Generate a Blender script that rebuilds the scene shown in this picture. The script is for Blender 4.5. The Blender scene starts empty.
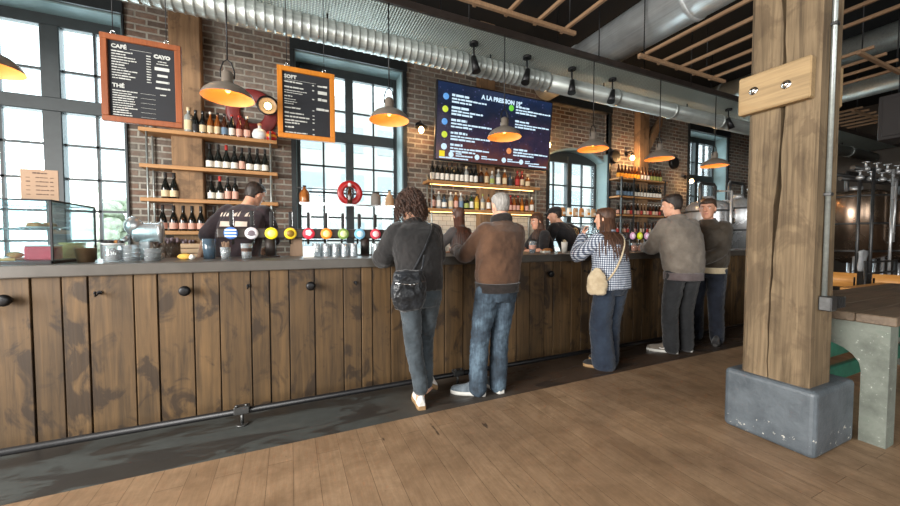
import bpy, bmesh, math, random
from mathutils import Vector, Matrix, noise, Quaternion
from mathutils.bvhtree import BVHTree
random.seed(7)
SC = bpy.context.scene
COL = SC.collection
PI = math.pi

# ------------------------------------------------------------------ camera
EYE = 1.33
cam_d = bpy.data.cameras.new('camera'); cam = bpy.data.objects.new('camera', cam_d); COL.objects.link(cam)
cam_d.sensor_fit = 'HORIZONTAL'; cam_d.sensor_width = 36.0; cam_d.lens = 36.0 * 354 / 900
cam_d.clip_start = 0.02; cam_d.clip_end = 200
YAW = math.radians(65.63); PITCH = math.radians(-2.10)
cam.location = (0, 0, EYE)
cam.rotation_euler = (PI / 2 + PITCH, 0, YAW - PI / 2)
SC.camera = cam

# ------------------------------------------------------------------ sky, daylight, exposure
SC.view_settings.view_transform = 'Standard'
SC.view_settings.look = 'None'
SC.view_settings.gamma = 1.0
SC.view_settings.use_curve_mapping = False
SC.view_settings.exposure = 0.0
world = bpy.data.worlds.new('overcast_sky'); SC.world = world; world.use_nodes = True
wn = world.node_tree
for n in list(wn.nodes): wn.nodes.remove(n)
wo = wn.nodes.new('ShaderNodeOutputWorld'); wb = wn.nodes.new('ShaderNodeBackground')
wb.inputs['Color'].default_value = (0.86, 0.95, 1.0, 1); wb.inputs['Strength'].default_value = 3.2
wn.links.new(wb.outputs[0], wo.inputs[0])

def area(name, loc, target, sx, sy, power, col):
    d = bpy.data.lights.new(name, 'AREA'); d.shape = 'RECTANGLE'; d.size = sx; d.size_y = sy
    d.energy = power; d.color = col
    o = bpy.data.objects.new(name, d); COL.objects.link(o); o.location = loc
    o.rotation_euler = (Vector(target) - Vector(loc)).to_track_quat('-Z', 'Y').to_euler()
    return o
# daylight arriving through the windows over the bar
for i, (x0, x1, z0, z1, p) in enumerate(((-3.3, -1.9, 1.0, 3.9, 90), (0.15, 1.6, 1.0, 3.9, 90), (4.6, 6.05, 1.0, 2.9, 60), (8.8, 10.3, 1.0, 3.9, 80))):
    area('daylight_bar_window', ((x0 + x1) / 2, 6.1, (z0 + z1) / 2), ((x0 + x1) / 2, 0, (z0 + z1) / 2 - 1.2), x1 - x0, z1 - z0, p, (0.80, 0.94, 1.0))
# fill light for the floor, added at openings in the unseen front wall
for x in (-2.6, 1.2, 5.0):
    area('street_side_fill', (x, -5.2, 2.3), (x + 0.3, 3.2, 0.7), 1.9, 2.6, 95, (1.0, 0.965, 0.91))
area('daylight_side_window', (-5.2, 0.2, 2.2), (3, 1.0, 0.9), 4.6, 2.8, 1150, (1.0, 0.965, 0.91))

# ------------------------------------------------------------------ helpers: objects
WM = {}
def tag(o, label=None, cat=None, group=None, kind=None):
    if label: o['label'] = label
    if cat: o['category'] = cat
    if group: o['group'] = group
    if kind: o['kind'] = kind
    return o
def thing(name, label, cat, loc=(0, 0, 0), rz=0, group=None, kind=None):
    o = bpy.data.objects.new(name, None); COL.objects.link(o)
    o.empty_display_size = 0.1
    o.location = loc; o.rotation_euler = (0, 0, rz)
    WM[o] = Matrix.Translation(loc) @ Matrix.Rotation(rz, 4, 'Z')
    return tag(o, label, cat, group, kind)
def kids(o): return [c for c in list(KIDS.get(o, []))]
KIDS = {}
def copy_tree(o, parent=None, loc=None, rz=None, label=None, group=None):
    c = o.copy(); COL.objects.link(c)
    if parent is not None:
        c.parent = parent; KIDS.setdefault(parent, []).append(c)
    if loc is not None: c.location = loc
    if rz is not None: c.rotation_euler = (0, 0, rz)
    if label: c['label'] = label
    if group: c['group'] = group
    for k in kids(o): copy_tree(k, c)
    return c
ORD = ('first second third fourth fifth sixth seventh eighth ninth tenth eleventh twelfth thirteenth fourteenth fifteenth '
       'sixteenth seventeenth eighteenth nineteenth twentieth').split()

class MB:
    """collects shapes given in world coordinates, links them as ONE mesh"""
    def __init__(s): s.bm = bmesh.new()
    def _add(s, verts, faces, smooth=False):
        vs = [s.bm.verts.new(v) for v in verts]
        for f in faces:
            try:
                q = s.bm.faces.new([vs[i] for i in f]); q.smooth = smooth
            except ValueError: pass
        return vs
    def box(s, x0, x1, y0, y1, z0, z1, bev=0.0, seg=1, m=None):
        b = bmesh.new(); bmesh.ops.create_cube(b, size=1)
        bmesh.ops.scale(b, vec=(x1 - x0, y1 - y0, z1 - z0), verts=b.verts)
        if bev > 0: bmesh.ops.bevel(b, geom=list(b.edges), offset=bev, segments=seg, affect='EDGES', profile=0.5)
        bmesh.ops.translate(b, vec=((x0 + x1) / 2, (y0 + y1) / 2, (z0 + z1) / 2), verts=b.verts)
        return s.merge(b, m, smooth=False)
    def merge(s, b, m=None, smooth=None):
        if m is not None: bmesh.ops.transform(b, matrix=m, verts=b.verts)
        idx = {}
        for v in b.verts: idx[v] = s.bm.verts.new(v.co)
        for f in b.faces:
            q = s.bm.faces.new([idx[v] for v in f.verts]); q.smooth = f.smooth if smooth is None else smooth
        b.free(); return s
    def cyl(s, p0, p1, r0, r1=None, n=16, cap=True, smooth=True):
        r1 = r0 if r1 is None else r1
        p0 = Vector(p0); p1 = Vector(p1); d = (p1 - p0).normalized()
        a = d.orthogonal().normalized(); b = d.cross(a)
        vs = []
        for p, r in ((p0, r0), (p1, r1)):
            for i in range(n):
                t = 2 * PI * i / n; vs.append(p + (a * math.cos(t) + b * math.sin(t)) * r)
        fs = [(i, (i + 1) % n, n + (i + 1) % n, n + i) for i in range(n)]
        vv = s._add(vs, fs, smooth)
        if cap:
            s.bm.faces.new(list(reversed(vv[:n]))); s.bm.faces.new(vv[n:])
        return s
    def tube(s, pts, r, n=8, cap=True, closed=False, flat=None, up=None):
        pts = [Vector(p) for p in pts]; N = len(pts)
        rs = r if isinstance(r, (list, tuple)) else [r] * N
        T = []
        for i in range(N):
            if closed: t = pts[(i + 1) % N] - pts[i - 1]
            else: t = pts[min(i + 1, N - 1)] - pts[max(i - 1, 0)]
            T.append(t.normalized() if t.length > 1e-9 else Vector((0, 0, 1)))
        a = Vector(up) if up is not None else T[0].orthogonal()
        vs = []
        for i in range(N):
            a = (a - T[i] * a.dot(T[i]))
            a = a.normalized() if a.length > 1e-6 else T[i].orthogonal().normalized()
            b = T[i].cross(a)
            ra, rb = rs[i] if isinstance(rs[i], (list, tuple)) else (rs[i], rs[i])
            if flat: rb = ra * flat
            for k in range(n):
                t = 2 * PI * k / n; vs.append(pts[i] + a * math.cos(t) * ra + b * math.sin(t) * rb)
        fs = []
        for i in range(N if closed else N - 1):
            j = (i + 1) % N
            for k in range(n):
                l = (k + 1) % n; fs.append((i * n + k, i * n + l, j * n + l, j * n + k))
        vv = s._add(vs, fs, True)
        if cap and not closed:
            s.bm.faces.new(list(reversed(vv[:n]))); s.bm.faces.new(vv[-n:])
        return s
    def lathe(s, prof, c=(0, 0, 0), n=24, m=None, cap=True):
        b = bmesh.new(); rings = []
        for r, z in prof:
            rings.append([b.verts.new((r * math.cos(2 * PI * i / n), r * math.sin(2 * PI * i / n), z)) for i in range(n)])
        for q in range(len(prof) - 1):
            for i in range(n):
                f = b.faces.new((rings[q][i], rings[q][(i + 1) % n], rings[q + 1][(i + 1) % n], rings[q + 1][i])); f.smooth = True
        if cap:
            if prof[0][0] > 1e-5: b.faces.new(list(reversed(rings[0])))
            if prof[-1][0] > 1e-5: b.faces.new(rings[-1])
        mm = Matrix.Translation(c) @ (m if m is not None else Matrix())
        return s.merge(b, mm)
    def ball(s, c, r, sc=(1, 1, 1), u=16, v=10, m=None):
        b = bmesh.new(); bmesh.ops.create_uvsphere(b, u_segments=u, v_segments=v, radius=r)
        for f in b.faces: f.smooth = True
        bmesh.ops.scale(b, vec=sc, verts=b.verts)
        mm = Matrix.Translation(c) @ (m if m is not None else Matrix())
        return s.merge(b, mm)
    def rings(s, secs, n=28, cap=True):
        """secs: list of lists of n points"""
        vs = [p for sec in secs for p in sec]; n = len(secs[0]); fs = []
        for q in range(len(secs) - 1):
            for i in range(n):
                j = (i + 1) % n; fs.append((q * n + i, q * n + j, (q + 1) * n + j, (q + 1) * n + i))
        vv = s._add(vs, fs, True)
        if cap:
            s.bm.faces.new(list(reversed(vv[:n]))); s.bm.faces.new(vv[-n:])
        return s
    def prism(s, poly, axis, a, b_):
        """poly 2D; axis 'x','y','z' extruded from a to b_"""
        def P(u, v, w):
            return {'x': (w, u, v), 'y': (u, w, v), 'z': (u, v, w)}[axis]
        n = len(poly)
        vv = s._add([P(u, v, a) for u, v in poly] + [P(u, v, b_) for u, v in poly], [(i, (i + 1) % n, n + (i + 1) % n, n + i) for i in range(n)])
        s.bm.faces.new(list(reversed(vv[:n]))); s.bm.faces.new(vv[n:])
        return s
    def build(s, name, mat, parent=None, world=False, loc=None):
        """shapes are in world coords when the parent is placed; world=True keeps them local to the parent"""
        bm = s.bm
        bmesh.ops.recalc_face_normals(bm, faces=bm.faces)
        me = bpy.data.meshes.new(name)
        root = parent
        if parent is not None and not world:
            bmesh.ops.transform(bm, matrix=WM[parent].inverted(), verts=bm.verts)
        if loc is not None:
            bmesh.ops.translate(bm, vec=-Vector(loc), verts=bm.verts)
        bm.to_mesh(me); bm.free()
        o = bpy.data.objects.new(name, me); COL.objects.link(o)
        if loc is not None: o.location = loc
        me.materials.append(mat)
        if parent is not None:
            o.parent = parent; KIDS.setdefault(parent, []).append(o); WM[o] = WM[parent]
        else:
            WM[o] = Matrix.Translation(loc) if loc is not None else Matrix()
        return o
def struct(o, label=None):
    o['kind'] = 'structure'
    if label: o['label'] = label
    return o

# ------------------------------------------------------------------ helpers: materials
class NT:
    def __init__(s, name):
        s.m = bpy.data.materials.new(name); s.m.use_nodes = True; s.t = s.m.node_tree
        for n in list(s.t.nodes): s.t.nodes.remove(n)
        s.out = s.t.nodes.new('ShaderNodeOutputMaterial')
        s.b = s.t.nodes.new('ShaderNodeBsdfPrincipled'); s.t.links.new(s.b.outputs[0], s.out.inputs[0])
    def n(s, typ, **kw):
        q = s.t.nodes.new(typ)
        for k, v in kw.items():
            if k.startswith('i_'):
                key = k[2:]; key = int(key) if key.isdigit() else key.replace('_', ' ')
                q.inputs[key].default_value = v
            else: setattr(q, k, v)
        return q
    def l(s, a, b): s.t.links.new(a, b)
    def coord(s, scale=(1, 1, 1), rot=(0, 0, 0), kind='Object', loc=(0, 0, 0)):
        c = s.n('ShaderNodeTexCoord'); mp = s.n('ShaderNodeMapping')
        mp.inputs['Scale'].default_value = scale; mp.inputs['Rotation'].default_value = rot; mp.inputs['Location'].default_value = loc
        s.l(c.outputs[kind], mp.inputs[0]); return mp.outputs[0]
    def noise(s, vec, scale=5, detail=4, rough=0.55, dist=0.0):
        q = s.n('ShaderNodeTexNoise'); q.inputs['Scale'].default_value = scale; q.inputs['Detail'].default_value = detail
        q.inputs['Roughness'].default_value = rough; q.inputs['Distortion'].default_value = dist
        s.l(vec, q.inputs['Vector']); return q.outputs['Fac']
    def ramp(s, fac, stops):
        r = s.n('ShaderNodeValToRGB'); e = r.color_ramp.elements
        while len(e) < len(stops): e.new(0.5)
        for i, (p, c) in enumerate(stops):
            e[i].position = p; e[i].color = (*c, 1) if len(c) == 3 else c
        s.l(fac, r.inputs[0]); return r.outputs[0]
    def mix(s, fac, a, b, mode='MIX'):
        q = s.n('ShaderNodeMix', data_type='RGBA', blend_type=mode)
        for sock, v in ((q.inputs[0], fac), (q.inputs[6], a), (q.inputs[7], b)):
            if hasattr(v, 'links'): s.l(v, sock)
            elif isinstance(v, (int, float)): sock.default_value = v
            else: sock.default_value = (*v, 1) if len(v) == 3 else v
        return q.outputs[2]
    def math(s, op, a, b=0.0, clamp=False):
        q = s.n('ShaderNodeMath', operation=op); q.use_clamp = clamp
        for sock, v in ((q.inputs[0], a), (q.inputs[1], b)):
            if hasattr(v, 'links'): s.l(v, sock)
            else: sock.default_value = v
        return q.outputs[0]
    def bump(s, h, strength=0.3, dist=0.01):
        q = s.n('ShaderNodeBump'); q.inputs['Strength'].default_value = strength; q.inputs['Distance'].default_value = dist
        s.l(h, q.inputs['Height']); s.l(q.outputs[0], s.b.inputs['Normal'])
    def set(s, col=None, rough=None, metal=None, **kw):
        for k, v in (('Base Color', col), ('Roughness', rough), ('Metallic', metal)):
            if v is None: continue
            if hasattr(v, 'links'): s.l(v, s.b.inputs[k])
            else: s.b.inputs[k].default_value = (*v, 1) if isinstance(v, tuple) and len(v) == 3 else v
        for k, v in kw.items(): s.b.inputs[k.replace('_', ' ')].default_value = v
        return s.m
def lin(r, g, b):
    f = lambda c: ((c / 255) / 12.92) if c / 255 <= 0.04045 else (((c / 255) + 0.055) / 1.055) ** 2.4
    return (f(r), f(g), f(b))
M = {}
def plain(name, col, rough=0.5, metal=0.0, var=0.12, scale=12, bump=0.0, **kw):
    t = NT(name); v = t.coord()
    f = t.noise(v, scale, 4)
    c = t.ramp(f, [(0.3, tuple(x * (1 - var) for x in col)), (0.7, tuple(min(1, x * (1 + var)) for x in col))])
    if bump: t.bump(f, bump, 0.01)
    M[name] = t.set(c, rough, metal, **kw); return M[name]
def emit(name, col, strength):
    t = NT(name); t.set(col, 0.5); t.b.inputs['Emission Color'].default_value = (*col, 1); t.b.inputs['Emission Strength'].default_value = strength
    M[name] = t.m; return t.m
def wood(name, c1, c2, axis='x', rough=0.6, grain=30, island=0.25, stain=None, stain_amt=0.0, bump=0.25, spec=0.4):
    """planks with grain along the axis"""
    t = NT(name)
    sc = {'x': (1, grain, grain), 'y': (grain, 1, grain), 'z': (grain, grain, 1)}[axis]
    g = t.n('ShaderNodeNewGeometry')
    c = t.n('ShaderNodeTexCoord'); off = t.n('ShaderNodeVectorMath', operation='MULTIPLY_ADD')
    isl = g.outputs['Random Per Island']
    cmb = t.n('ShaderNodeCombineXYZ')
    for i in range(3): t.l(isl, cmb.inputs[i])
    off.inputs[1].default_value = (7.3, 5.1, 9.7); t.l(cmb.outputs[0], off.inputs[0]); t.l(c.outputs['Object'], off.inputs[2])
    mp = t.n('ShaderNodeMapping'); mp.inputs['Scale'].default_value = sc; t.l(off.outputs[0], mp.inputs[0])
    f = t.noise(mp.outputs[0], 1.3, 6, 0.65, 0.6)
    f2 = t.noise(off.outputs[0], 2.5, 3)
    f = t.math('ADD', t.math('MULTIPLY', f, 0.7), t.math('MULTIPLY', f2, 0.3))
    col = t.ramp(f, [(0.33, c1), (0.66, c2)])
    val = t.math('ADD', t.math('MULTIPLY', isl, 2 * island), 1 - island)
    hsv = t.n('ShaderNodeHueSaturation'); t.l(val, hsv.inputs['Value']); t.l(col, hsv.inputs['Color']); col = hsv.outputs[0]
    if stain:
        mp2 = t.n('ShaderNodeMapping'); s2 = {'x': (0.6, 2, 2), 'y': (2, 0.6, 2), 'z': (2.6, 2.6, 1.7)}[axis]
        mp2.inputs['Scale'].default_value = s2; t.l(off.outputs[0], mp2.inputs[0])
        sf = t.noise(mp2.outputs[0], 1.7, 5, 0.6, 0.9)
        sf = t.ramp(sf, [(0.52, (0, 0, 0)), (0.60, (1, 1, 1))])
        col = t.mix(t.math('MULTIPLY', sf, stain_amt), col, stain)
    t.bump(f, bump, 0.006)
    M[name] = t.set(col, rough, 0.0, Specular_IOR_Level=spec); return M[name]
def glass(name, col=(1, 1, 1), refl=0.08, rough=0.02, diffuse_share=0.0, fr=.8):
    t = NT(name); t.t.nodes.remove(t.b)
    tr = t.n('ShaderNodeBsdfTransparent'); tr.inputs[0].default_value = (*col, 1)
    gl = t.n('ShaderNodeBsdfGlossy'); gl.inputs['Roughness'].default_value = rough
    lw = t.n('ShaderNodeLayerWeight'); lw.inputs[0].default_value = 0.25
    f = t.math('MULTIPLY_ADD', lw.outputs['Fresnel'], fr); f.node.inputs[2].default_value = refl * 0.3; f.node.use_clamp = True
    mx = t.n('ShaderNodeMixShader'); t.l(f, mx.inputs[0]); t.l(tr.outputs[0], mx.inputs[1]); t.l(gl.outputs[0], mx.inputs[2])
    last = mx.outputs[0]
    if diffuse_share > 0:
        df = t.n('ShaderNodeBsdfDiffuse'); df.inputs[0].default_value = (0.8, 0.85, 0.88, 1)  # white diffuse share makes the glass paler
        m2 = t.n('ShaderNodeMixShader'); m2.inputs[0].default_value = diffuse_share; t.l(last, m2.inputs[1]); t.l(df.outputs[0], m2.inputs[2]); last = m2.outputs[0]
    t.l(last, t.out.inputs[0]); M[name] = t.m; return t.m

# ------------------------------------------------------------------ materials
def brick_mat():
    t = NT('old_brick')
    c = t.n('ShaderNodeTexCoord'); sp = t.n('ShaderNodeSeparateXYZ'); t.l(c.outputs['Object'], sp.inputs[0])
    cb = t.n('ShaderNodeCombineXYZ'); t.l(t.math('ADD', sp.outputs[0], sp.outputs[1]), cb.inputs[0]); t.l(sp.outputs[2], cb.inputs[1])
    wob = t.noise(c.outputs['Object'], 3, 2); wv = t.n('ShaderNodeVectorMath', operation='ADD')
    w2 = t.math('MULTIPLY', wob, 0.02); cw = t.n('ShaderNodeCombineXYZ'); t.l(w2, cw.inputs[0]); t.l(w2, cw.inputs[1])
    t.l(cb.outputs[0], wv.inputs[0]); t.l(cw.outputs[0], wv.inputs[1])
    b = t.n('ShaderNodeTexBrick'); t.l(wv.outputs[0], b.inputs['Vector'])
    b.inputs['Scale'].default_value = 1.0; b.inputs['Brick Width'].default_value = 0.225; b.inputs['Row Height'].default_value = 0.078
    b.inputs['Mortar Size'].default_value = 0.013; b.inputs['Mortar Smooth'].default_value = 0.35; b.inputs['Bias'].default_value = 0.0
    b.inputs['Color1'].default_value = (*lin(128, 94, 76), 1); b.inputs['Color2'].default_value = (*lin(64, 52, 46), 1)
    b.inputs['Mortar'].default_value = (*lin(166, 160, 148), 1)
    n1 = t.noise(c.outputs['Object'], 2.2, 5, 0.6)
    f1 = t.ramp(n1, [(0.34, (0, 0, 0)), (0.62, (1, 1, 1))])
    col = t.mix(t.math('MULTIPLY', f1, 0.62), b.outputs['Color'], lin(128, 124, 116))
    n2 = t.noise(c.outputs['Object'], 26, 3, 0.6)
    col = t.mix(0.55, col, t.ramp(n2, [(0.3, (0.45, 0.45, 0.45)), (0.7, (1, 1, 1))]), 'MULTIPLY')
    h = t.math('ADD', t.math('MULTIPLY', b.outputs['Fac'], -1.0), t.math('MULTIPLY', n2, 0.6))
    t.bump(h, 0.7, 0.012)
    M['brick'] = t.set(col, 0.9, 0.0)
brick_mat()

def floor_mat():
    t = NT('worn_oak_floor')
    c = t.n('ShaderNodeTexCoord')
    mp = t.n('ShaderNodeMapping'); mp.inputs['Rotation'].default_value = (0, 0, PI / 2); t.l(c.outputs['Object'], mp.inputs[0])
    b = t.n('ShaderNodeTexBrick'); t.l(mp.outputs[0], b.inputs['Vector'])
    b.inputs['Scale'].default_value = 1; b.inputs['Brick Width'].default_value = 2.3; b.inputs['Row Height'].default_value = 0.135
    b.inputs['Mortar Size'].default_value = 0.0014; b.inputs['Mortar Smooth'].default_value = 0.1
    b.inputs['Color1'].default_value = (*lin(166, 138, 109), 1); b.inputs['Color2'].default_value = (*lin(155, 127, 99), 1)
    b.inputs['Mortar'].default_value = (*lin(108, 86, 66), 1); b.offset = 0.37
    m2 = t.n('ShaderNodeMapping'); m2.inputs['Scale'].default_value = (22, 1.4, 1); t.l(c.outputs['Object'], m2.inputs[0])
    g = t.noise(m2.outputs[0], 2.0, 7, 0.7, 0.5)
    col = t.mix(0.5, b.outputs['Color'], t.ramp(g, [(0.3, (0.5, 0.47, 0.44)), (0.68, (1, 1, 1))]), 'MULTIPLY')
    n1 = t.noise(c.outputs['Object'], 1.1, 6, 0.62, 0.4)
    f = t.ramp(n1, [(0.42, (0, 0, 0)), (0.66, (1, 1, 1))])
    col = t.mix(t.math('MULTIPLY', f, 0.5), col, lin(104, 82, 62))
    n4 = t.noise(c.outputs['Object'], 4.5, 6, 0.7, 0.3)
    col = t.mix(0.5, col, t.ramp(n4, [(0.38, (0.5, 0.46, 0.42)), (0.60, (1, 1, 1))]), 'MULTIPLY')
    m3 = t.n('ShaderNodeMapping'); m3.inputs['Scale'].default_value = (5, 1.1, 1); t.l(c.outputs['Object'], m3.inputs[0])
    n3 = t.noise(m3.outputs[0], 2.6, 4, 0.6, 0.3)
    f3 = t.ramp(n3, [(0.69, (0, 0, 0)), (0.74, (1, 1, 1))])
    col = t.mix(t.math('MULTIPLY', f3, 0.75), col, lin(50, 40, 34))
    t.bump(t.math('ADD', t.math('MULTIPLY', b.outputs['Fac'], -1.0), t.math('MULTIPLY', g, 0.35)), 0.35, 0.004)
    rr = t.ramp(n1, [(0.3, (0.42,) * 3), (0.7, (0.62,) * 3)])
    M['floor'] = t.set(col, rr, 0.0, Specular_IOR_Level=0.35)
floor_mat()

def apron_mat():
    t = NT('patchy_concrete')
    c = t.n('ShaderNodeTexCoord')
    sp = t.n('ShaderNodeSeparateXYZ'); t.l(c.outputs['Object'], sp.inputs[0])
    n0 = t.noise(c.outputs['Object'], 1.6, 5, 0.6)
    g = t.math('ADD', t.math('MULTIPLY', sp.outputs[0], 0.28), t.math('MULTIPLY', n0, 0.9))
    base = t.mix(t.ramp(g, [(0.55, (0, 0, 0)), (1.25, (1, 1, 1))]), lin(70, 73, 71), lin(72, 57, 45))  # base colour runs from grey to brown along the bar
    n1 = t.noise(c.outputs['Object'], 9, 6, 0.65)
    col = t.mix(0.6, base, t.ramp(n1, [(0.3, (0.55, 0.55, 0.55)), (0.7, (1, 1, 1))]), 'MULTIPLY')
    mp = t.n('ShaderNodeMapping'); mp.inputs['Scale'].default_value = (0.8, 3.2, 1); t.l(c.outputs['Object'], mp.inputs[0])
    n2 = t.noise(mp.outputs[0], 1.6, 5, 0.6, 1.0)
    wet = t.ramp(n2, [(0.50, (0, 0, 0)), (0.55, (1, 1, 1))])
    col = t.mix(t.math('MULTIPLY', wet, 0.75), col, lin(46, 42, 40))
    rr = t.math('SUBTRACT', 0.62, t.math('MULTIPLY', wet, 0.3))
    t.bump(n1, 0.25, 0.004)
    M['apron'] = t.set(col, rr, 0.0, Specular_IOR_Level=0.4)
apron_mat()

def tin_mat():
    t = NT('pressed_tin')
    c = t.n('ShaderNodeTexCoord'); mp = t.n('ShaderNodeMapping'); mp.inputs['Scale'].default_value = (1, 1, 1); mp.inputs['Rotation'].default_value = (0, 0, PI / 4)
    t.l(c.outputs['Object'], mp.inputs[0])
    sp = t.n('ShaderNodeSeparateXYZ'); t.l(mp.outputs[0], sp.inputs[0])
    a = t.math('SINE', t.math('MULTIPLY', sp.outputs[0], 2 * PI / 0.042)); b = t.math('SINE', t.math('MULTIPLY', sp.outputs[1], 2 * PI / 0.042))
    h = t.math('MULTIPLY', a, b)
    n = t.noise(c.outputs['Object'], 2.5, 4)
    col = t.mix(t.ramp(h, [(0.35, (0, 0, 0)), (0.75, (1, 1, 1))]), lin(140, 152, 146), lin(232, 242, 234))
    col = t.mix(t.math('MULTIPLY', n, 0.35), col, lin(110, 104, 96))
    t.bump(h, 0.9, 0.012)
    M['tin'] = t.set(col, 0.34, 0.15)
tin_mat()

def steel(name, col, rough=0.35, streak='z', metal=0.9):
    t = NT(name)
    sc = {'x': (1, 40, 40), 'y': (40, 1, 40), 'z': (40, 40, 1)}[streak]
    v = t.coord(sc); f = t.noise(v, 1.2, 4)
    v2 = t.coord(); f2 = t.noise(v2, 4, 4)
    c = t.ramp(t.math('ADD', t.math('MULTIPLY', f, 0.5), t.math('MULTIPLY', f2, 0.5)), [(0.35, tuple(x * 0.75 for x in col)), (0.65, tuple(min(1, x * 1.12) for x in col))])
    r = t.math('MULTIPLY_ADD', f2, 0.2); r.node.inputs[2].default_value = rough - 0.1
    M[name] = t.set(c, r, metal); return M[name]
steel('galvanised', lin(160, 166, 163), 0.36, 'x', 0.55)
steel('galvanised_lit', lin(214, 220, 222), 0.34, 'y', 0.4)  # brighter copy of galvanised: light on the big duct put into the colour
steel('stainless', lin(206, 208, 210), 0.26, 'z', 0.6)
steel('warm_reflect_steel', lin(150, 128, 110), 0.25, 'z')  # steel with a warm reflection put into its colour
steel('dark_pipe', lin(92, 92, 92), 0.42, 'x', 0.8)
steel('chrome', lin(215, 215, 215), 0.12, 'z', 1.0)

wood('bar_wood', lin(54, 41, 26), lin(101, 77, 48), 'z', 0.62, 20, 0.22, lin(38, 28, 20), 0.78, 0.4)
wood('shelf_wood', lin(150, 104, 62), lin(186, 138, 88), 'x', 0.55, 30, 0.08)
wood('old_timber', lin(66, 54, 40), lin(130, 111, 86), 'z', 0.75, 26, 0.05, lin(70, 56, 42), 0.45, 1.0, 0.25)
wood('wall_timber', lin(104, 80, 58), lin(146, 114, 82), 'z', 0.75, 20, 0.1, lin(70, 54, 40), 0.5, 0.4)
wood('clamp_wood', lin(124, 102, 72), lin(162, 136, 98), 'y', 0.65, 26, 0.05, lin(140, 104, 60), 0.3, 0.3)
wood('frame_golden', lin(168, 98, 22), lin(192, 120, 36), 'z', 0.4, 30, 0.05)
wood('frame_wood', lin(112, 60, 34), lin(138, 78, 44), 'z', 0.4, 30, 0.05)
wood('trellis_wood', lin(112, 86, 64), lin(140, 112, 84), 'y', 0.65, 30, 0.1)
wood('table_wood', lin(84, 70, 56), lin(122, 104, 86), 'x', 0.55, 24, 0.1, lin(60, 48, 38), 0.5, 0.35)
wood('dark_wood', lin(58, 44, 34), lin(92, 72, 56), 'x', 0.5, 24, 0.1, lin(40, 30, 24), 0.5, 0.35)
wood('honey_wood', lin(196, 134, 66), lin(224, 164, 92), 'x', 0.45, 24, 0.06)
plain('dark_steel', lin(46, 50, 52), 0.45, 0.4)
plain('window_frame', lin(46, 52, 54), 0.5, 0.1)
plain('reveal', lin(122, 146, 150), 0.6, 0.0, 0.08, 4)
plain('black_metal', lin(26, 26, 28), 0.42, 0.5)
plain('black_paint', lin(18, 18, 19), 0.6)
plain('ceiling_black', lin(11, 11, 11), 0.9, 0, 0.3, 3)
plain('plaster_dark', lin(74, 68, 62), 0.9, 0, 0.2, 2)
plain('worktop', lin(76, 72, 67), 0.4, 0.1, 0.18, 5, 0.06)
plain('bronze_beam', lin(52, 44, 40), 0.5, 0.3, 0.25, 8)
plain('block_grey', lin(88, 95, 100), 0.5, 0.0, 0.22, 10, 0.35)
plain('shade_outside', lin(124, 114, 104), 0.36, 0.35, 0.1, 8)
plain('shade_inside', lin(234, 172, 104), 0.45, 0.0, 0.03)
plain('slate', lin(17, 20, 27), 0.75, 0, 0.2, 8)
plain('chalk', lin(178, 180, 176), 0.9)
plain('kraft', lin(144, 118, 96), 0.8, 0, 0.06)
plain('brown_ink', lin(74, 52, 42), 0.8)
plain('white_ceramic', lin(226, 228, 228), 0.25)
plain('red_enamel', lin(176, 28, 28), 0.3)
plain('dark_red', lin(112, 38, 36), 0.45)
plain('cork', lin(176, 140, 104), 0.8)
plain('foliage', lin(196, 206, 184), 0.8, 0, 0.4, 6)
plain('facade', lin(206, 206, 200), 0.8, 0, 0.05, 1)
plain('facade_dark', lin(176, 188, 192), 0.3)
plain('bounce_ground', lin(206, 206, 202), 0.9)  # ground lightened to bounce daylight up into the window reveals
plain('green_paint', lin(38, 96, 78), 0.5, 0, 0.3, 12)
plain('rubber', lin(30, 29, 28), 0.8)
glass('pane', (0.97, 1.0, 1.0), 0.10)
glass('case_glass', (0.80, 0.91, 0.93), 0.12, 0.02, 0.02, .45)
glass('clear_glass', (0.90, 0.95, 0.97), 0.4, 0.04, 0.22)
def concrete_mat():
    t = NT('lichen_concrete'); v = t.coord()
    n1 = t.noise(v, 5, 6, 0.65); n2 = t.noise(v, 40, 4, 0.7)
    col = t.ramp(n1, [(0.3, lin(86, 90, 83)), (0.55, lin(114, 119, 110)), (0.75, lin(92, 106, 94))])
    col = t.mix(t.ramp(n2, [(0.64, (0, 0, 0)), (0.72, (1, 1, 1))]), col, lin(186, 188, 180))
    t.bump(n2, 0.5, 0.006); M['concrete'] = t.set(col, 0.85, 0.0)
concrete_mat()
def block_mat():
    t = NT('chipped_block'); v = t.coord()
    n1 = t.noise(v, 6, 6, 0.65); n2 = t.noise(v, 28, 5, 0.7)
    col = t.ramp(n1, [(0.3, lin(60, 67, 73)), (0.7, lin(92, 99, 105))])
    c = t.n('ShaderNodeTexCoord'); sp = t.n('ShaderNodeSeparateXYZ'); t.l(c.outputs['Object'], sp.inputs[0])
    low = t.math('LESS_THAN', sp.outputs[2], 0.14)
    chips = t.math('MULTIPLY', t.ramp(n2, [(0.62, (0, 0, 0)), (0.65, (1, 1, 1))]), low)
    col = t.mix(chips, col, lin(200, 196, 186))
    t.bump(t.math('ADD', n1, t.math('MULTIPLY', n2, 0.5)), 0.55, 0.012); M['block'] = t.set(col, 0.5, 0.0)
block_mat()
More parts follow.
